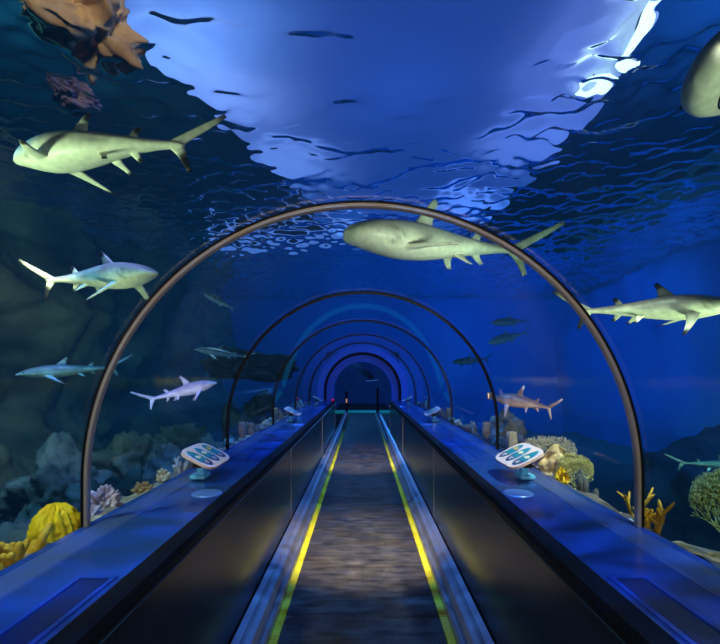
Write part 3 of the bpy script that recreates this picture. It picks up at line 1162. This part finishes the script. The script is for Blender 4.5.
def swim(kind, style, label, cat, snout, tail, roll=0.0, bend=0.0, pec=None, name=None, group=None, mouth=False, head_bend=0.0, girth=1.0):
    """snout and tail: (pixel x, pixel y, depth) of the nose and of the root of the tail fin"""
    pec = pec or {-1: (-.10, .12), 1: (-.10, .12)}
    V, Fc, col, hu = shark_canon(kind, pec, style)
    V = V * np.array([1, girth, girth])
    x = V[:, 0].copy()
    q = np.clip(x - .28, 0, None)
    off = bend * q ** 2 * 1.9 + head_bend * np.clip(.30 - x, 0, None) ** 2
    slope = bend * q * 3.8 - 2 * head_bend * np.clip(.30 - x, 0, None)
    V[:, 0] = x - slope * V[:, 1] * .9
    V[:, 1] = V[:, 1] + off
    a, b = P(*snout), P(*tail)
    c1 = Vector((.90, bend * (.62 ** 2) * 1.9 - head_bend * .09, 0))
    ln = c1.length
    c1.normalize()
    c3 = Vector((0, 0, 1))
    c2 = c3.cross(c1)
    w1 = (b - a)
    k = w1.length / ln
    w1.normalize()
    upv = (Vector((0, 0, 1)) - w1 * w1.z).normalized()
    upv = Matrix.Rotation(math.radians(roll), 3, w1) @ upv
    w2 = upv.cross(w1)
    Cm = Matrix((c1, c2, c3))                       # rows -> canonical to local
    Wm = Matrix((w1, w2, upv)).transposed()
    rot = (Wm @ Cm)
    V = V * k
    o = mesh_np(name or cat, V, Fc, SHARK_MAT, col=col)
    # keep creases of the blades crisp enough
    o.matrix_world = Matrix.Translation(a - rot @ Vector((0, head_bend * .09 * k, 0))) @ rot.to_4x4()
    tag(o, label, cat, group)
    if kind == 'nurse':
        ex, ey, ez, er = .060, .100, .030, .008
    elif kind == 'trevally':
        ex, ey, ez, er = .075, .030, .015, .013
    else:
        ex, ey, ez, er = .068, .0515, .006, .0085
    for s in (-1, 1):
        bm = bmesh.new()
        hb = head_bend * (.30 - ex) ** 2
        bmesh.ops.create_uvsphere(bm, u_segments=12, v_segments=8, radius=er * k)
        for v in bm.verts:
            v.co.y *= .5
            v.co += Vector((ex, s * ey + hb, ez)) * k
        obj('eye', bm, EYE_MAT, o, smooth=True)
    if mouth:
        # curved mouth line under the head
        bm = bmesh.new()
        pts = []
        pr = PROFILE[kind]
        for i in range(17):
            an = -1.25 + 2.5 * i / 16
            xx = (.085 if kind != 'nurse' else .125) - (.045 if kind != 'nurse' else .062) * math.cos(an)
            yy = math.sin(an) * (.040 if kind != 'nurse' else .082)
            w_, d_ = float(interp(T_, pr['w'], xx)), float(interp(T_, pr['d'], xx))
            sn = min(.98, abs(yy) / w_)
            zz = -d_ * (1 - sn ** (2 / .88)) ** (.88 / 2) - (.010 * max(0, 1 - xx / .12) if kind == 'reef' else 0)
            pts.append(Vector((xx, yy + head_bend * (.30 - xx) ** 2, zz)) * k)
        tube(bm, pts, .0028 * k, 6)
        obj('mouth', bm, EYE_MAT, o, smooth=True)
    return o


swim('reef', 'blacktip', 'large cream bellied shark with black fin tips, upper left, heading left', 'shark',
     (17, 161, 2.48), (178, 145, 2.32), roll=4, bend=.16, pec={1: (-.07, .10), -1: (-.02, .12)}, mouth=True, girth=1.16)
swim('reef', 'blacktip', 'black tipped shark at left heading right, below the largest shark', 'shark',
     (157, 272, 3.2), (50, 280, 3.5), roll=-6, bend=.10, pec={-1: (-.10, .10), 1: (-.13, .08)}, girth=1.15)
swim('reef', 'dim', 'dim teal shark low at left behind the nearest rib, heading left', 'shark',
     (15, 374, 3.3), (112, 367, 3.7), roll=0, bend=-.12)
swim('reef', 'violet', 'small violet grey shark inside the nearest rib at left, nose up to the right', 'shark',
     (217, 382, 4.3), (152, 399, 4.0), roll=5, bend=.25, girth=1.25)
swim('bull', 'grey', 'big olive grey shark passing over the tunnel behind the rib top', 'shark',
     (346, 231, 3.15), (516, 250, 3.75), roll=6, bend=-.20, pec={1: (.05, .14), -1: (.0, .14)}, mouth=True, girth=1.14)
swim('reef', 'blacktip', 'long pale shark crossing the rib at right with a black lower tail lobe', 'shark',
     (744, 304, 2.7), (586, 311, 3.0), roll=-4, bend=.12, pec={-1: (-.06, .14), 1: (-.12, .10)}, girth=1.15)
swim('reef', 'whitetip', 'pinkish brown shark with white tipped dorsal fin, right of the second rib', 'shark',
     (493, 397, 4.4), (549, 408, 3.9), roll=4, bend=-.22, girth=1.3)
swim('reef', 'pale', 'dim green shark cut off by the right frame edge, only its tail half showing', 'shark',
     (762, 468, 2.9), (682, 463, 3.1), roll=0, bend=.1)
swim('nurse', 'nurse', 'broad blunt tan snout of a shark cut off by the top right corner', 'shark',
     (693, 78, 2.15), (905, 40, 2.5), roll=-38, bend=.05, mouth=True)
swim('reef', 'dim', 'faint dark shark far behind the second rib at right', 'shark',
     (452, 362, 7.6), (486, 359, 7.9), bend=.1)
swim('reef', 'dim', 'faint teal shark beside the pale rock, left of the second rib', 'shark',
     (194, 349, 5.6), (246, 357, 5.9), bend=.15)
swim('trevally', 'silver', 'upper of two pale blue fish, right of the second rib', 'fish',
     (491, 323, 7.2), (526, 321, 7.2), bend=.1, name='fish', group='pale blue fish at right')
swim('trevally', 'silver', 'lower of two pale blue fish, right of the second rib, nose tipped down', 'fish',
     (488, 343, 7.0), (525, 333, 7.1), bend=-.08, name='fish', group='pale blue fish at right')
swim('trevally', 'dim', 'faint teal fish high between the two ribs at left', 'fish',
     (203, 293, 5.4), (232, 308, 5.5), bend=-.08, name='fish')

# ------------------------------------------------------------------ reef along the glass
REEF_TOP = .83


def reef_strip(side):
    s = -1 if side == 'left' else 1
    vs, fs = [], []
    ny, nx = 260, 14
    for j in range(ny + 1):
        y = -1.0 + 12.4 * j / ny
        wd = .40 + .16 * mnoise.noise(Vector((y * .8, 3 * s, 1))) + .05 * mnoise.noise(Vector((y * 4, s, 2)))
        wd *= (1.0 if s < 0 else .80)
        for i in range(nx + 1):
            t = i / nx
            x = 1.205 + wd * t * (1 + .4 * max(0, t - .6))
            z = REEF_TOP + .05 * mnoise.fractal(Vector((x * 3, y * 3, 7 * s)), 1, 2, 4) - .85 * max(0, t - .45) ** 1.5 * 1.9
            vs.append((s * x, y, z))
    w_ = nx + 1
    for j in range(ny):
        for i in range(nx):
            a = j * w_ + i
            fs.append((a, a + 1, a + w_ + 1, a + w_))
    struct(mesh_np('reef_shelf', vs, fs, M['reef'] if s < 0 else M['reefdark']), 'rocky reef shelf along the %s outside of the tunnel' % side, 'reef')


M['reefdark'] = pbr('dark_reef_shelf', (.05, .045, .045), .9, c2=(.13, .12, .11), scale=9, bump=.8, bscale=22, spec=.15, detail=8)  # reef shelf copy darkened in colour to offset stray light at right
reef_strip('left')
reef_strip('right')


def cmat(name, c, c2, scale=20, bump=.4, rough=.7, bscale=None):
    return pbr(name, c, rough, c2=c2, scale=scale, bump=bump, bscale=bscale or scale * 2, spec=.25, bdist=.01)


M['c_yellow'] = cmat('yellow_coral', (.70, .42, .003), (.90, .62, .008), 18)
M['c_ochre'] = cmat('ochre_coral', (.55, .30, .02), (.74, .46, .05), 18)
M['c_purple'] = cmat('mauve_coral', (.30, .20, .30), (.60, .46, .54), 16)
M['c_brown'] = cmat('brown_coral', (.20, .12, .05), (.40, .28, .12), 20)
M['c_tan'] = cmat('tan_coral', (.42, .32, .20), (.62, .50, .32), 20)
M['c_white'] = cmat('white_coral', (.55, .55, .55), (.75, .76, .74), 22)
M['c_pink'] = cmat('pink_fan', (.62, .42, .34), (.80, .62, .40), 24)
M['c_olive'] = cmat('olive_fan', (.40, .36, .10), (.62, .56, .20), 24)
M['c_mauvefan'] = cmat('mauve_fan', (.42, .33, .30), (.62, .54, .40), 24)
M['c_leaf'] = cmat('pinkish_yellow_leaf', (.62, .42, .14), (.78, .56, .34), 14)
M['c_green'] = cmat('green_fan', (.17, .25, .08), (.32, .40, .14), 24)
M['c_dark'] = cmat('dark_sponge', (.05, .06, .06), (.14, .14, .12), 16)
M['c_teal'] = cmat('teal_coral', (.10, .22, .26), (.30, .46, .48), 16)
M['mound'] = pbr('tan_sand_mound', (.50, .38, .20), .9, c2=(.66, .52, .30), scale=9, bump=.6, bscale=30, spec=.1)
M['r_grey'] = pbr('grey_rock', (.16, .15, .14), .9, c2=(.34, .31, .27), scale=6, bump=.7, bscale=14, spec=.15)
M['r_flat'] = pbr('brown_flat_rock', (.05, .045, .035), .9, c2=(.12, .10, .075), scale=3, bump=.8, bscale=9, spec=.1)
M['r_teal'] = pbr('dark_boulder', (.05, .07, .07), .85, c2=(.15, .17, .15), scale=2.4, bump=.8, bscale=6, spec=.25, detail=8, bdist=.05)


def place(o, p, label, cat, group=None, rz=0):
    o.location = p
    o.rotation_euler = (0, 0, rz)
    return tag(o, label, cat, group)


def brain_coral(name, mat, r=(.16, .16, .2), ridges=26, amp=.09, seed=0):
    bm = bmesh.new()
    bmesh.ops.create_uvsphere(bm, u_segments=96, v_segments=48, radius=1)
    for v in bm.verts:
        d = v.co.normalized()
        a = math.atan2(d.y, d.x)
        wob = .5 * mnoise.noise(d * 2.2 + Vector((seed, 0, 0)))
        k = math.sin(a * ridges / 2 + 5 * wob + d.z * 2) * (1 - max(0, d.z) ** 4)
        k2 = mnoise.noise(d * 9 + Vector((0, seed, 0)))
        rr = 1 + amp * .55 * k + amp * .5 * k2 + .08 * wob
        z = d.z if d.z > -.4 else -.4
        v.co = Vector((d.x * r[0] * rr, d.y * r[1] * rr, z * r[2] * rr + .3 * r[2]))
    return obj(name, bm, mat, smooth=True)


def finger_coral(name, mat, n=9, h=.16, r=.018, spread=.09, seed=0, forks=2, lean=0.5):
    rnd = random.Random(seed)
    bm = bmesh.new()
    for i in range(n):
        a = rnd.random() * 6.28
        q = spread * math.sqrt(rnd.random())
        base = Vector((math.cos(a) * q, math.sin(a) * q, -.02))
        hh = h * (.6 + .6 * rnd.random())
        tipp = base + Vector((math.cos(a) * hh * lean * rnd.random(), math.sin(a) * hh * lean * rnd.random(), hh))
        capsule(bm, base, tipp, r * 1.15, r, 10)
        for _ in range(forks):
            t = .35 + .5 * rnd.random()
            st = base.lerp(tipp, t)
            an = rnd.random() * 6.28
            capsule(bm, st, st + Vector((math.cos(an) * hh * .36, math.sin(an) * hh * .36, hh * (.25 + .3 * rnd.random()))), r * .85, r * .75, 9)
    bmesh.ops.create_icosphere(bm, subdivisions=2, radius=spread * .9, matrix=Matrix.Translation((0, 0, -.02)) @ Matrix.Diagonal((1, 1, .4, 1)))
    return obj(name, bm, mat, smooth=True)


def lump_coral(name, mat, n=26, r=.1, lobe=.03, seed=0, tall=1.0):
    rnd = random.Random(seed)
    bm = bmesh.new()
    for i in range(n):
        z = rnd.random()
        a = i * 2.4
        q = math.sqrt(1 - z * z)
        d = Vector((q * math.cos(a), q * math.sin(a), z * tall))
        capsule(bm, d * r * .3, d * r * (.85 + .3 * rnd.random()), lobe * 1.1, lobe * (.8 + .4 * rnd.random()), 9)
    return obj(name, bm, mat, smooth=True)


def sea_fan(name, mat, w=.3, h=.35, seed=0, depth=7, r=.006, mesh_gap=True, plume=False):
    """flat branching fan in its own x-z plane, netted with fine cross twigs"""
    rnd = random.Random(seed)
    bm = bmesh.new()
    ends = []

    def grow(p, ang, ln, rad, dep):
        q = p + Vector((math.sin(ang) * ln, .012 * (rnd.random() - .5), math.cos(ang) * ln))
        if abs(q.x) > w * .55 or q.z > h * 1.06 or (q.x / (w * .55)) ** 2 + ((q.z - h * .52) / (h * .56)) ** 2 > 1.12:
            if dep < depth - 1:
                return
        mid = p.lerp(q, .5) + Vector((.004 * (rnd.random() - .5), .006 * (rnd.random() - .5), 0))
        tube(bm, [p, mid, q], [rad, rad * .9, rad * .8], 5)
        ends.append((q, dep))
        if dep <= 0:
            return
        k = 3 if (dep > depth - 2 or rnd.random() < .35) else 2
        for i in range(k):
            da = (i - (k - 1) / 2) * (.62 if not plume else .42) + (rnd.random() - .5) * .3
            na = ang * (.9 if not plume else .8) + da
            grow(q, na, ln * (.80 + .15 * rnd.random()), max(rad * .74, .0022), dep - 1)
    grow(Vector((0, 0, -.03)), 0, h * .19, r, depth)
    if mesh_gap:
        pts = [e[0] for e in ends if e[1] <= depth - 2]
        for i, p in enumerate(pts):
            c = sorted(((p - q).length, j) for j, q in enumerate(pts) if j != i)[:3]
            for dd, j in c[1:]:
                if j > i and dd < w * .12:
                    tube(bm, [p, pts[j]], .0018, 4)
    return obj(name, bm, mat, smooth=True)


def plate_coral(name, mat, w=.2, h=.3, seed=0):
    """ruffled upright leaf of coral"""
    bm = bmesh.new()
    nx, nz = 26, 26
    fr, bk = [], []
    for j in range(nz + 1):
        v = j / nz
        ww = w * (.25 + .75 * math.sin(min(1, v * 1.15) * PI * .62)) * (1 - .35 * max(0, v - .75) * 4 * .5)
        for i in range(nx + 1):
            u = i / nx - .5
            z = h * v * (1 - .35 * (2 * u) ** 2 * v) + .012 * mnoise.noise(Vector((u * 9, v * 5, seed)))
            y = .05 * mnoise.noise(Vector((u * 5, v * 4, seed + 3))) + .02 * mnoise.noise(Vector((u * 14, v * 12, seed + 9)))
            fr.append(bm.verts.new((u * ww, y - .008, z - .02)))
            bk.append(bm.verts.new((u * ww, y + .008, z - .02)))
    W = nx + 1
    for j in range(nz):
        for i in range(nx):
            a = j * W + i
            bm.faces.new((fr[a], fr[a + 1], fr[a + W + 1], fr[a + W]))
            bm.faces.new((bk[a], bk[a + W], bk[a + W + 1], bk[a + 1]))
    edge = [i for i in range(W)] + [j * W + nx for j in range(1, nz + 1)] + [nz * W + i for i in range(nx - 1, -1, -1)] + [j * W for j in range(nz - 1, 0, -1)]
    for q in range(len(edge)):
        a, b = edge[q], edge[(q + 1) % len(edge)]
        bm.faces.new((fr[a], bk[a], bk[b], fr[b]))
    return obj(name, bm, mat, smooth=True)


def barrel(name, mat, r=.05, h=.14, seed=0, lip=True):
    bm = bmesh.new()
    prof = [(.55, -.03), (.8, .1), (1, .35), (1.02, .6), (.92, .85), (.80, 1.0), (.66, 1.0), (.55, .9), (.45, .5)]
    n = 28
    rings = []
    for q, z in prof:
        rr = []
        for k in range(n):
            a = 2 * PI * k / n
            f = 1 + .08 * math.sin(a * 7) + .10 * mnoise.noise(Vector((math.cos(a) * 2, math.sin(a) * 2, z * 3 + seed)))
            rr.append(bm.verts.new((math.cos(a) * q * r * f, math.sin(a) * q * r * f, z * h)))
        rings.append(rr)
    for i in range(len(rings) - 1):
        for k in range(n):
            bm.faces.new((rings[i][k], rings[i][(k + 1) % n], rings[i + 1][(k + 1) % n], rings[i + 1][k]))
    bm.faces.new(rings[0][::-1])
    bm.faces.new(rings[-1])
    return obj(name, bm, mat, smooth=True)


def rock(name, mat, r, seed=0, amp=.5, sub=4, freq=1.3):
    return obj(name, displaced_sphere((0, 0, 0), r, amp, freq, seed, sub), mat, smooth=True)


def at(px, py, x):
    """point at lateral distance x whose image is the pixel"""
    d = x * F / (px - CX)
    return P(px, py, d)


# left side, nearest first
o = finger_coral('finger_coral', M['c_ochre'], 6, .10, .016, .045, 3, 2, .5); place(o, at(20, 563, -1.315), 'ochre finger coral low at the left frame edge', 'coral')
o = finger_coral('finger_coral', M['c_ochre'], 6, .085, .016, .05, 5, 1, .4); place(o, at(-9, 583, -1.34), 'ochre finger coral cut off by the left frame edge', 'coral')
o = brain_coral('ridged_coral', M['c_yellow'], (.088, .10, .125), 34, .16); place(o, at(56, 541, -1.33), 'bright yellow domed coral with vertical ridges, left', 'coral')
o = rock('rock', M['c_tan'], (.05, .06, .04), 4); place(o, at(90, 526, -1.262), 'small tan rock just right of the yellow domed coral', 'rock')
o = lump_coral('cauliflower_coral', M['c_purple'], 80, .085, .0105, 5, 1.25); place(o, at(104, 507, -1.36), 'mauve knobbly coral just right of the nearest left rib foot', 'coral')
o = lump_coral('cauliflower_coral', M['c_purple'], 46, .05, .008, 9, 1.0); place(o, at(93, 515, -1.33), 'small mauve coral tucked behind the nearest left rib foot', 'coral')
o = rock('rock', M['reef'], (.10, .14, .05), 6); place(o, at(127, 507, -1.33), 'flat tan rock right of the mauve knobbly coral', 'rock')
o = lump_coral('tube_coral', M['c_brown'], 44, .065, .009, 15, 1.0); place(o, at(143, 492, -1.34), 'brown knobbly coral between mauve coral and left sign', 'coral')
o = lump_coral('tube_coral', M['c_tan'], 34, .05, .010, 17, 1.5); place(o, at(163, 480, -1.33), 'tan upright coral left of the nearest left sign', 'coral')
o = finger_coral('staghorn_coral', M['c_white'], 9, .09, .008, .04, 21, 2, .6); place(o, at(181, 470, -1.36), 'white spiky coral behind the nearest left sign', 'coral')
# right side
o = barrel('barrel_sponge', M['c_pink'], .046, .21, 3); place(o, at(512, 456, 1.29), 'pinkish barrel sponge behind the nearest right sign', 'sponge')
o = sea_fan('sea_fan', M['c_mauvefan'], .36, .38, 3, 7, .007); place(o, at(549, 481, 1.46), 'large mauve and olive sea fan, farthest back of the right cluster', 'sea fan', rz=-.4)
o = plate_coral('leaf_coral', M['c_leaf'], .23, .31, 5); place(o, at(556, 486, 1.35), 'pinkish yellow ruffled leaf coral in front of the mauve fan', 'coral', rz=-.42)
o = plate_coral('leaf_coral', M['c_yellow'], .09, .14, 8); place(o, at(562, 486, 1.30), 'small yellow ruffled coral at the base of the leaf coral', 'coral', rz=-.3)
o = plate_coral('leaf_coral', M['c_purple'], .11, .17, 12); place(o, at(541, 472, 1.36), 'mauve ruffled coral left of the leaf coral', 'coral', rz=-.6)
o = sea_fan('sea_fan', M['c_olive'], .20, .24, 8, 7, .007); place(o, at(575, 490, 1.40), 'small olive sea fan right of the pinkish leaf coral', 'sea fan', rz=-.45)
o = finger_coral('tube_sponge', M['c_dark'], 4, .20, .014, .03, 31, 0, .15); place(o, at(580, 500, 1.33), 'dark upright tube sponge below the olive fan', 'sponge')
o = finger_coral('tube_sponge', M['c_dark'], 3, .16, .016, .03, 33, 0, .15); place(o, at(589, 503, 1.33), 'dark stubby tube sponge right of the taller dark one', 'sponge')
o = lump_coral('cup_coral', M['c_yellow'], 14, .022, .009, 36, 1.2); place(o, at(587, 506, 1.27), 'tiny bright yellow coral at the foot of the dark sponges', 'coral')
o = lump_coral('cauliflower_coral', M['c_white'], 24, .034, .011, 41); place(o, at(618, 519, 1.29), 'whitish knobbly coral left of the nearest right rib foot', 'coral')
o = rock('rock', M['c_white'], (.03, .04, .022), 44); place(o, at(628, 523, 1.27), 'small whitish rock at the nearest right rib foot', 'rock')
o = finger_coral('finger_coral', M['c_ochre'], 4, .135, .0085, .03, 51, 5, .4); place(o, at(651, 530, 1.31), 'tall ochre branching coral right of the nearest right rib foot', 'coral')
o = finger_coral('finger_coral', M['c_ochre'], 2, .13, .007, .02, 54, 3, .9); place(o, at(634, 512, 1.38), 'thin ochre coral branch leaning left behind the right rib foot', 'coral')
o = sea_fan('sea_fan', M['c_green'], .30, .36, 14, 9, .009, False, True); place(o, at(728, 560, 1.52), 'large green sea fan at the right frame edge', 'sea fan', rz=-.1)
o = rock('rock', M['mound'], (.22, .34, .11), 61, .25); place(o, at(722, 590, 1.46), 'pale sandy mound under the green sea fan', 'rock')

# small growths farther along both sides
kinds = [
    (lambda sd: lump_coral('knobbly_coral', M['c_teal'], 14, .06, .018, sd), 'teal knobbly coral', 'coral'),
    (lambda sd: barrel('barrel_sponge', M['c_tan'], .04, .17, sd), 'pale upright barrel sponge', 'sponge'),
    (lambda sd: finger_coral('finger_coral', M['c_tan'], 5, .13, .014, .04, sd, 1, .3), 'pale finger coral', 'coral'),
    (lambda sd: rock('rock', M['r_grey'], (.07, .09, .05), sd), 'grey lumpy rock', 'rock'),
    (lambda sd: lump_coral('knobbly_coral', M['c_white'], 16, .055, .016, sd, 1.3), 'whitish knobbly coral', 'coral'),
]
order = ['nearest', 'second nearest', 'middle', 'second farthest', 'farthest']
for s, nm in ((-1, 'left'), (1, 'right')):
    for k, (mk, lab, cat) in enumerate(kinds):
        for r_ in range(3):
            y = 4.3 + r_ * 2.1 + k * .42 + .1 * random.random()
            o = mk(100 + k * 7 + r_ * 3 + (50 if s > 0 else 0))
            z = REEF_TOP + .035
            place(o, (s * (1.30 + .06 * random.random()), y, z),
                  '%s outside the %s glass, %s' % (lab, nm, ('just beyond the second rib', 'beyond the second sign', 'near the far portal')[r_]), cat,
                  'small reef growths along the glass', rz=random.random() * 6)

# boulders on the left of the tank floor
spots = [(-1.95, 1.75, .26), (-2.75, 2.2, .34), (-2.05, 2.75, .30), (-3.0, 3.2, .36), (-2.15, 3.75, .34), (-3.05, 4.4, .44), (-2.1, 4.9, .36), (-2.9, 5.6, .42), (-2.0, 6.1, .34), (-2.9, 6.9, .46)]
words = ['behind the yellow domed coral', 'at the left frame edge', 'behind the mauve knobbly coral', 'under the dim teal shark at left', 'left of the nearest left sign', 'below the tail of the violet shark',
         'above the nearest left sign', 'right of the violet shark', 'behind the second rib foot at left', 'far back below the flat pale rock']
for k, (x, y, r_) in enumerate(spots):
    o = rock('boulder', M['r_teal'], (r_, r_ * .9, r_ * .95), 70 + k, .6, 5, 1.7)
    place(o, (x, y, .32), 'dark teal lit boulder ' + words[k], 'boulder', 'boulders on the tank floor', rz=k)
o = rock('boulder', M['r_flat'], (.75, .6, .26), 90, .5, 5); place(o, (-2.0, 7.9, 1.72), 'pale brown flat topped rock behind the second rib at left', 'boulder')
o = rock('boulder', M['r_teal'], (.55, .5, .95), 91, .5, 5); place(o, (-2.05, 7.95, .10), 'dark rock pillar under the flat pale rock', 'boulder')
o = rock('boulder', M['r_grey'], (.20, .25, .28), 93, .6, 5); place(o, (1.62, 4.9, .82), 'pale blue lit rock left of the nearest right sign', 'boulder')
o = rock('boulder', M['r_teal'], (.9, .8, .7), 96, .5, 5); place(o, (4.3, 4.8, .1), 'dark rock mass behind the green sea fan', 'boulder')
# ------------------------------------------------------------------ lamps
def gobo(o, scale, lo, hi, stretch=(1, 1, 1)):
    """break a spot's beam into ripples, as light that came through waves"""
    ld = o.data
    ld.use_nodes = True
    nt = ld.node_tree
    em = next(n for n in nt.nodes if n.type == 'EMISSION')
    tc = nt.nodes.new('ShaderNodeTexCoord')
    mp = nt.nodes.new('ShaderNodeMapping')
    mp.inputs['Scale'].default_value = stretch
    no = nt.nodes.new('ShaderNodeTexNoise')
    no.inputs['Scale'].default_value = scale
    no.inputs['Detail'].default_value = 3
    no.inputs['Distortion'].default_value = 1.2
    r = nt.nodes.new('ShaderNodeMapRange')
    r.inputs['From Min'].default_value = .35
    r.inputs['From Max'].default_value = .68
    r.inputs['To Min'].default_value = lo
    r.inputs['To Max'].default_value = hi
    nt.links.new(tc.outputs['Normal'], mp.inputs[0])
    nt.links.new(mp.outputs[0], no.inputs['Vector'])
    nt.links.new(no.outputs['Fac'], r.inputs['Value'])
    nt.links.new(r.outputs[0], em.inputs['Strength'])


BLUE = (.08, .30, 1.0)
for i, (y, e) in enumerate(((.9, 300), (4.6, 480), (8.4, 480))):
    o = lamp('SPOT', 'blue_lamp', (0, y, 4.0), BLUE, e, (0, y + .3, .8), .03, 84, .9)
    gobo(o, 11, .0, 3.0, (1, 2.4, 1))
# warm pool on the belt
o = lamp('SPOT', 'warm_lamp', (0, 2.5, 2.17), (1, .80, .54), 1100, (0, 3.95, 0), .03, 42, .95)
gobo(o, 20, .5, 1.4)
o = lamp('SPOT', 'warm_lamp', (0, 5.4, 2.17), (1, .84, .72), 1100, (0, 8.0, 0), .03, 38, .95)
gobo(o, 20, .3, 1.6)
# big blue wash on the right wall and the end of the tank
lamp('AREA', 'blue_wash', (4.6, 3.5, 3.9), (.06, .20, .8), 130, (7.2, 5.5, 1.6), 1.2, size_y=5)
lamp('AREA', 'blue_wash', (3.4, 10.5, 3.9), (.05, .30, 1.0), 420, (4.5, 15, 1.6), 2.5, size_y=1)
lamp('AREA', 'blue_wash', (-1.0, 11.5, 3.9), (.05, .28, .9), 130, (-1.5, 15, 2.0), 3, size_y=1)
# teal light on the lower left rockwork, brownish higher up
o = lamp('SPOT', 'teal_lamp', (-2.2, 2.0, 3.6), (.08, .55, .95), 230, (-3.2, 3.6, .3), .1, 95, .9)
gobo(o, 7, .1, 2.0)
lamp('SPOT', 'amber_fill', (-2.4, 2.6, 2.6), (1, .70, .42), 520, (-4.8, 5.0, 2.0), .3, 110, .9)  # added spot that brings out the upper rock texture
o = lamp('SPOT', 'teal_lamp', (-2.0, 8.0, 3.8), (.10, .5, .95), 90, (-3.5, 8.5, 1.0), .3, 90, .9)
# teal at the far right low
lamp('SPOT', 'teal_lamp', (5.2, 6.5, .8), (.06, .75, .55), 120, (7.2, 9.6, 1.0), .3, 90, .9)
lamp('AREA', 'blue_wash', (4.6, 9.0, 3.7), (.03, .36, 1.0), 140, (7.0, 11.0, 3.3), .8, size_y=4)
# added fills tint the hall above the water: teal left, blue right
lamp('POINT', 'hall_fill', (-7.5, 7, 6.2), (.10, .65, .75), 900, size=.4)
lamp('POINT', 'hall_fill', (8.5, 7, 6.2), (.06, .28, 1.0), 2200, size=.4)
# yellowish uplights that catch the bellies
WARM = (1.0, .93, .52)
lamp('SPOT', 'uplight', (-2.9, 1.3, 1.5), WARM, 330, (-1.5, 2.45, 2.8), .15, 50, .8)
lamp('SPOT', 'uplight', (-1.5, 2.2, 1.0), WARM, 100, (-2.3, 3.4, 2.3), .15, 50, .8)
lamp('SPOT', 'uplight', (2.7, 1.7, .5), WARM, 260, (2.1, 2.9, 2.0), .15, 55, .8)
lamp('SPOT', 'uplight', (1.25, 2.2, 2.0), (1, .95, .68), 125, (.4, 3.5, 2.7), .15, 60, .8)
lamp('SPOT', 'uplight', (2.3, .9, 1.9), WARM, 130, (1.9, 2.2, 3.0), .15, 50, .8)
lamp('SPOT', 'uplight', (-1.6, 2.9, 1.2), (.85, .72, 1), 60, (-1.75, 4.2, 1.5), .15, 40, .8)  # added spot to brighten the violet shark
lamp('SPOT', 'uplight', (1.55, 2.9, 1.3), (1, .72, .6), 75, (1.6, 4.2, 1.35), .15, 40, .8)  # added spot to brighten the white-tipped shark
# reef lights from above along the glass
lamp('SPOT', 'reef_lamp', (-1.75, .9, 3.6), (1, .90, .62), 330, (-1.4, 1.9, .9), .12, 46, .8)
lamp('SPOT', 'reef_lamp', (1.75, 1.8, 3.2), (1, .90, .70), 560, (1.4, 2.9, .95), .12, 44, .8)
lamp('SPOT', 'reef_lamp', (1.75, .5, 2.6), (1, .90, .55), 110, (1.5, 1.72, .85), .08, 34, .8)
lamp('SPOT', 'reef_lamp', (-1.7, 6.2, 3.6), (.6, .8, 1), 160, (-1.3, 6.0, .9), .12, 80, .8)
lamp('SPOT', 'reef_lamp', (1.7, 6.2, 3.6), (.5, .75, 1), 160, (1.3, 6.0, .9), .12, 80, .8)
# unseen lamps in and around the walkway
lamp('SPOT', 'rib_fill', (0, -.9, 1.5), (1, .82, .58), 150, (0, 1.9, 1.85), .1, 75, .8)  # added behind the camera to brighten the nearest rib
lamp('SPOT', 'sign_lamp', (0, 1.6, 2.1), (1, .9, .85), 16, (-1.0, 2.8, 1.0), .05, 22, .8)
lamp('SPOT', 'sign_lamp', (0, 1.6, 2.1), (1, .92, .85), 20, (1.0, 2.8, 1.0), .05, 22, .8)
lamp('SPOT', 'ochre_lamp', (-.4, .8, 5.5), (1, .78, .55), 600, (-2.2, 3.0, 4.8), .3, 60, .8)
lamp('POINT', 'far_lamp', (.5, 20, 2.0), (.06, .3, 1), 80, size=.2)
lamp('SPOT', 'near_fill', (0, .2, 2.15), (1, .80, .50), 60, (0, .9, 0), .05, 75, .9)  # added to warm the near belt and its yellow lines
lamp('SPOT', 'violet_lamp', (-1.9, 3.0, 4.0), (.45, .35, 1), 260, (-2.1, 3.4, 2.3), .1, 50, .8)
# added spots put soft coloured pools on the glow panel above the water
for px, py, c, e, dz in ((225, 95, (.45, .48, 1), 46, 1.3), (165, 45, (.35, .48, 1), 36, 1.1), (285, 160, (.42, .46, 1), 58, 1.3), (350, 212, (.40, .46, 1), 110, 1.1), (215, 10, (.25, .42, 1), 25, 1.2),
                         (585, 70, (.36, .36, 1), 43, 1.0), (535, 135, (.34, .36, 1), 57, 1.0), (470, 190, (.30, .36, 1), 80, 1.0), (640, 10, (.40, .40, 1), 36, .9), (400, 90, (.06, .16, 1), 10, 1.3)):
    x, y = up(px, py)
    lamp('SPOT', 'ceiling_wash', (x, y, ZH - dz), c, e * 1.25, (x, y, ZH), .02, 140, 1.0)
lamp('SPOT', 'uplight', (2.6, 2.2, 2.2), (.35, .95, .85), 70, (2.6, 3.0, .95), .1, 50, .8)  # added spot aimed downward to brighten the green shark at right
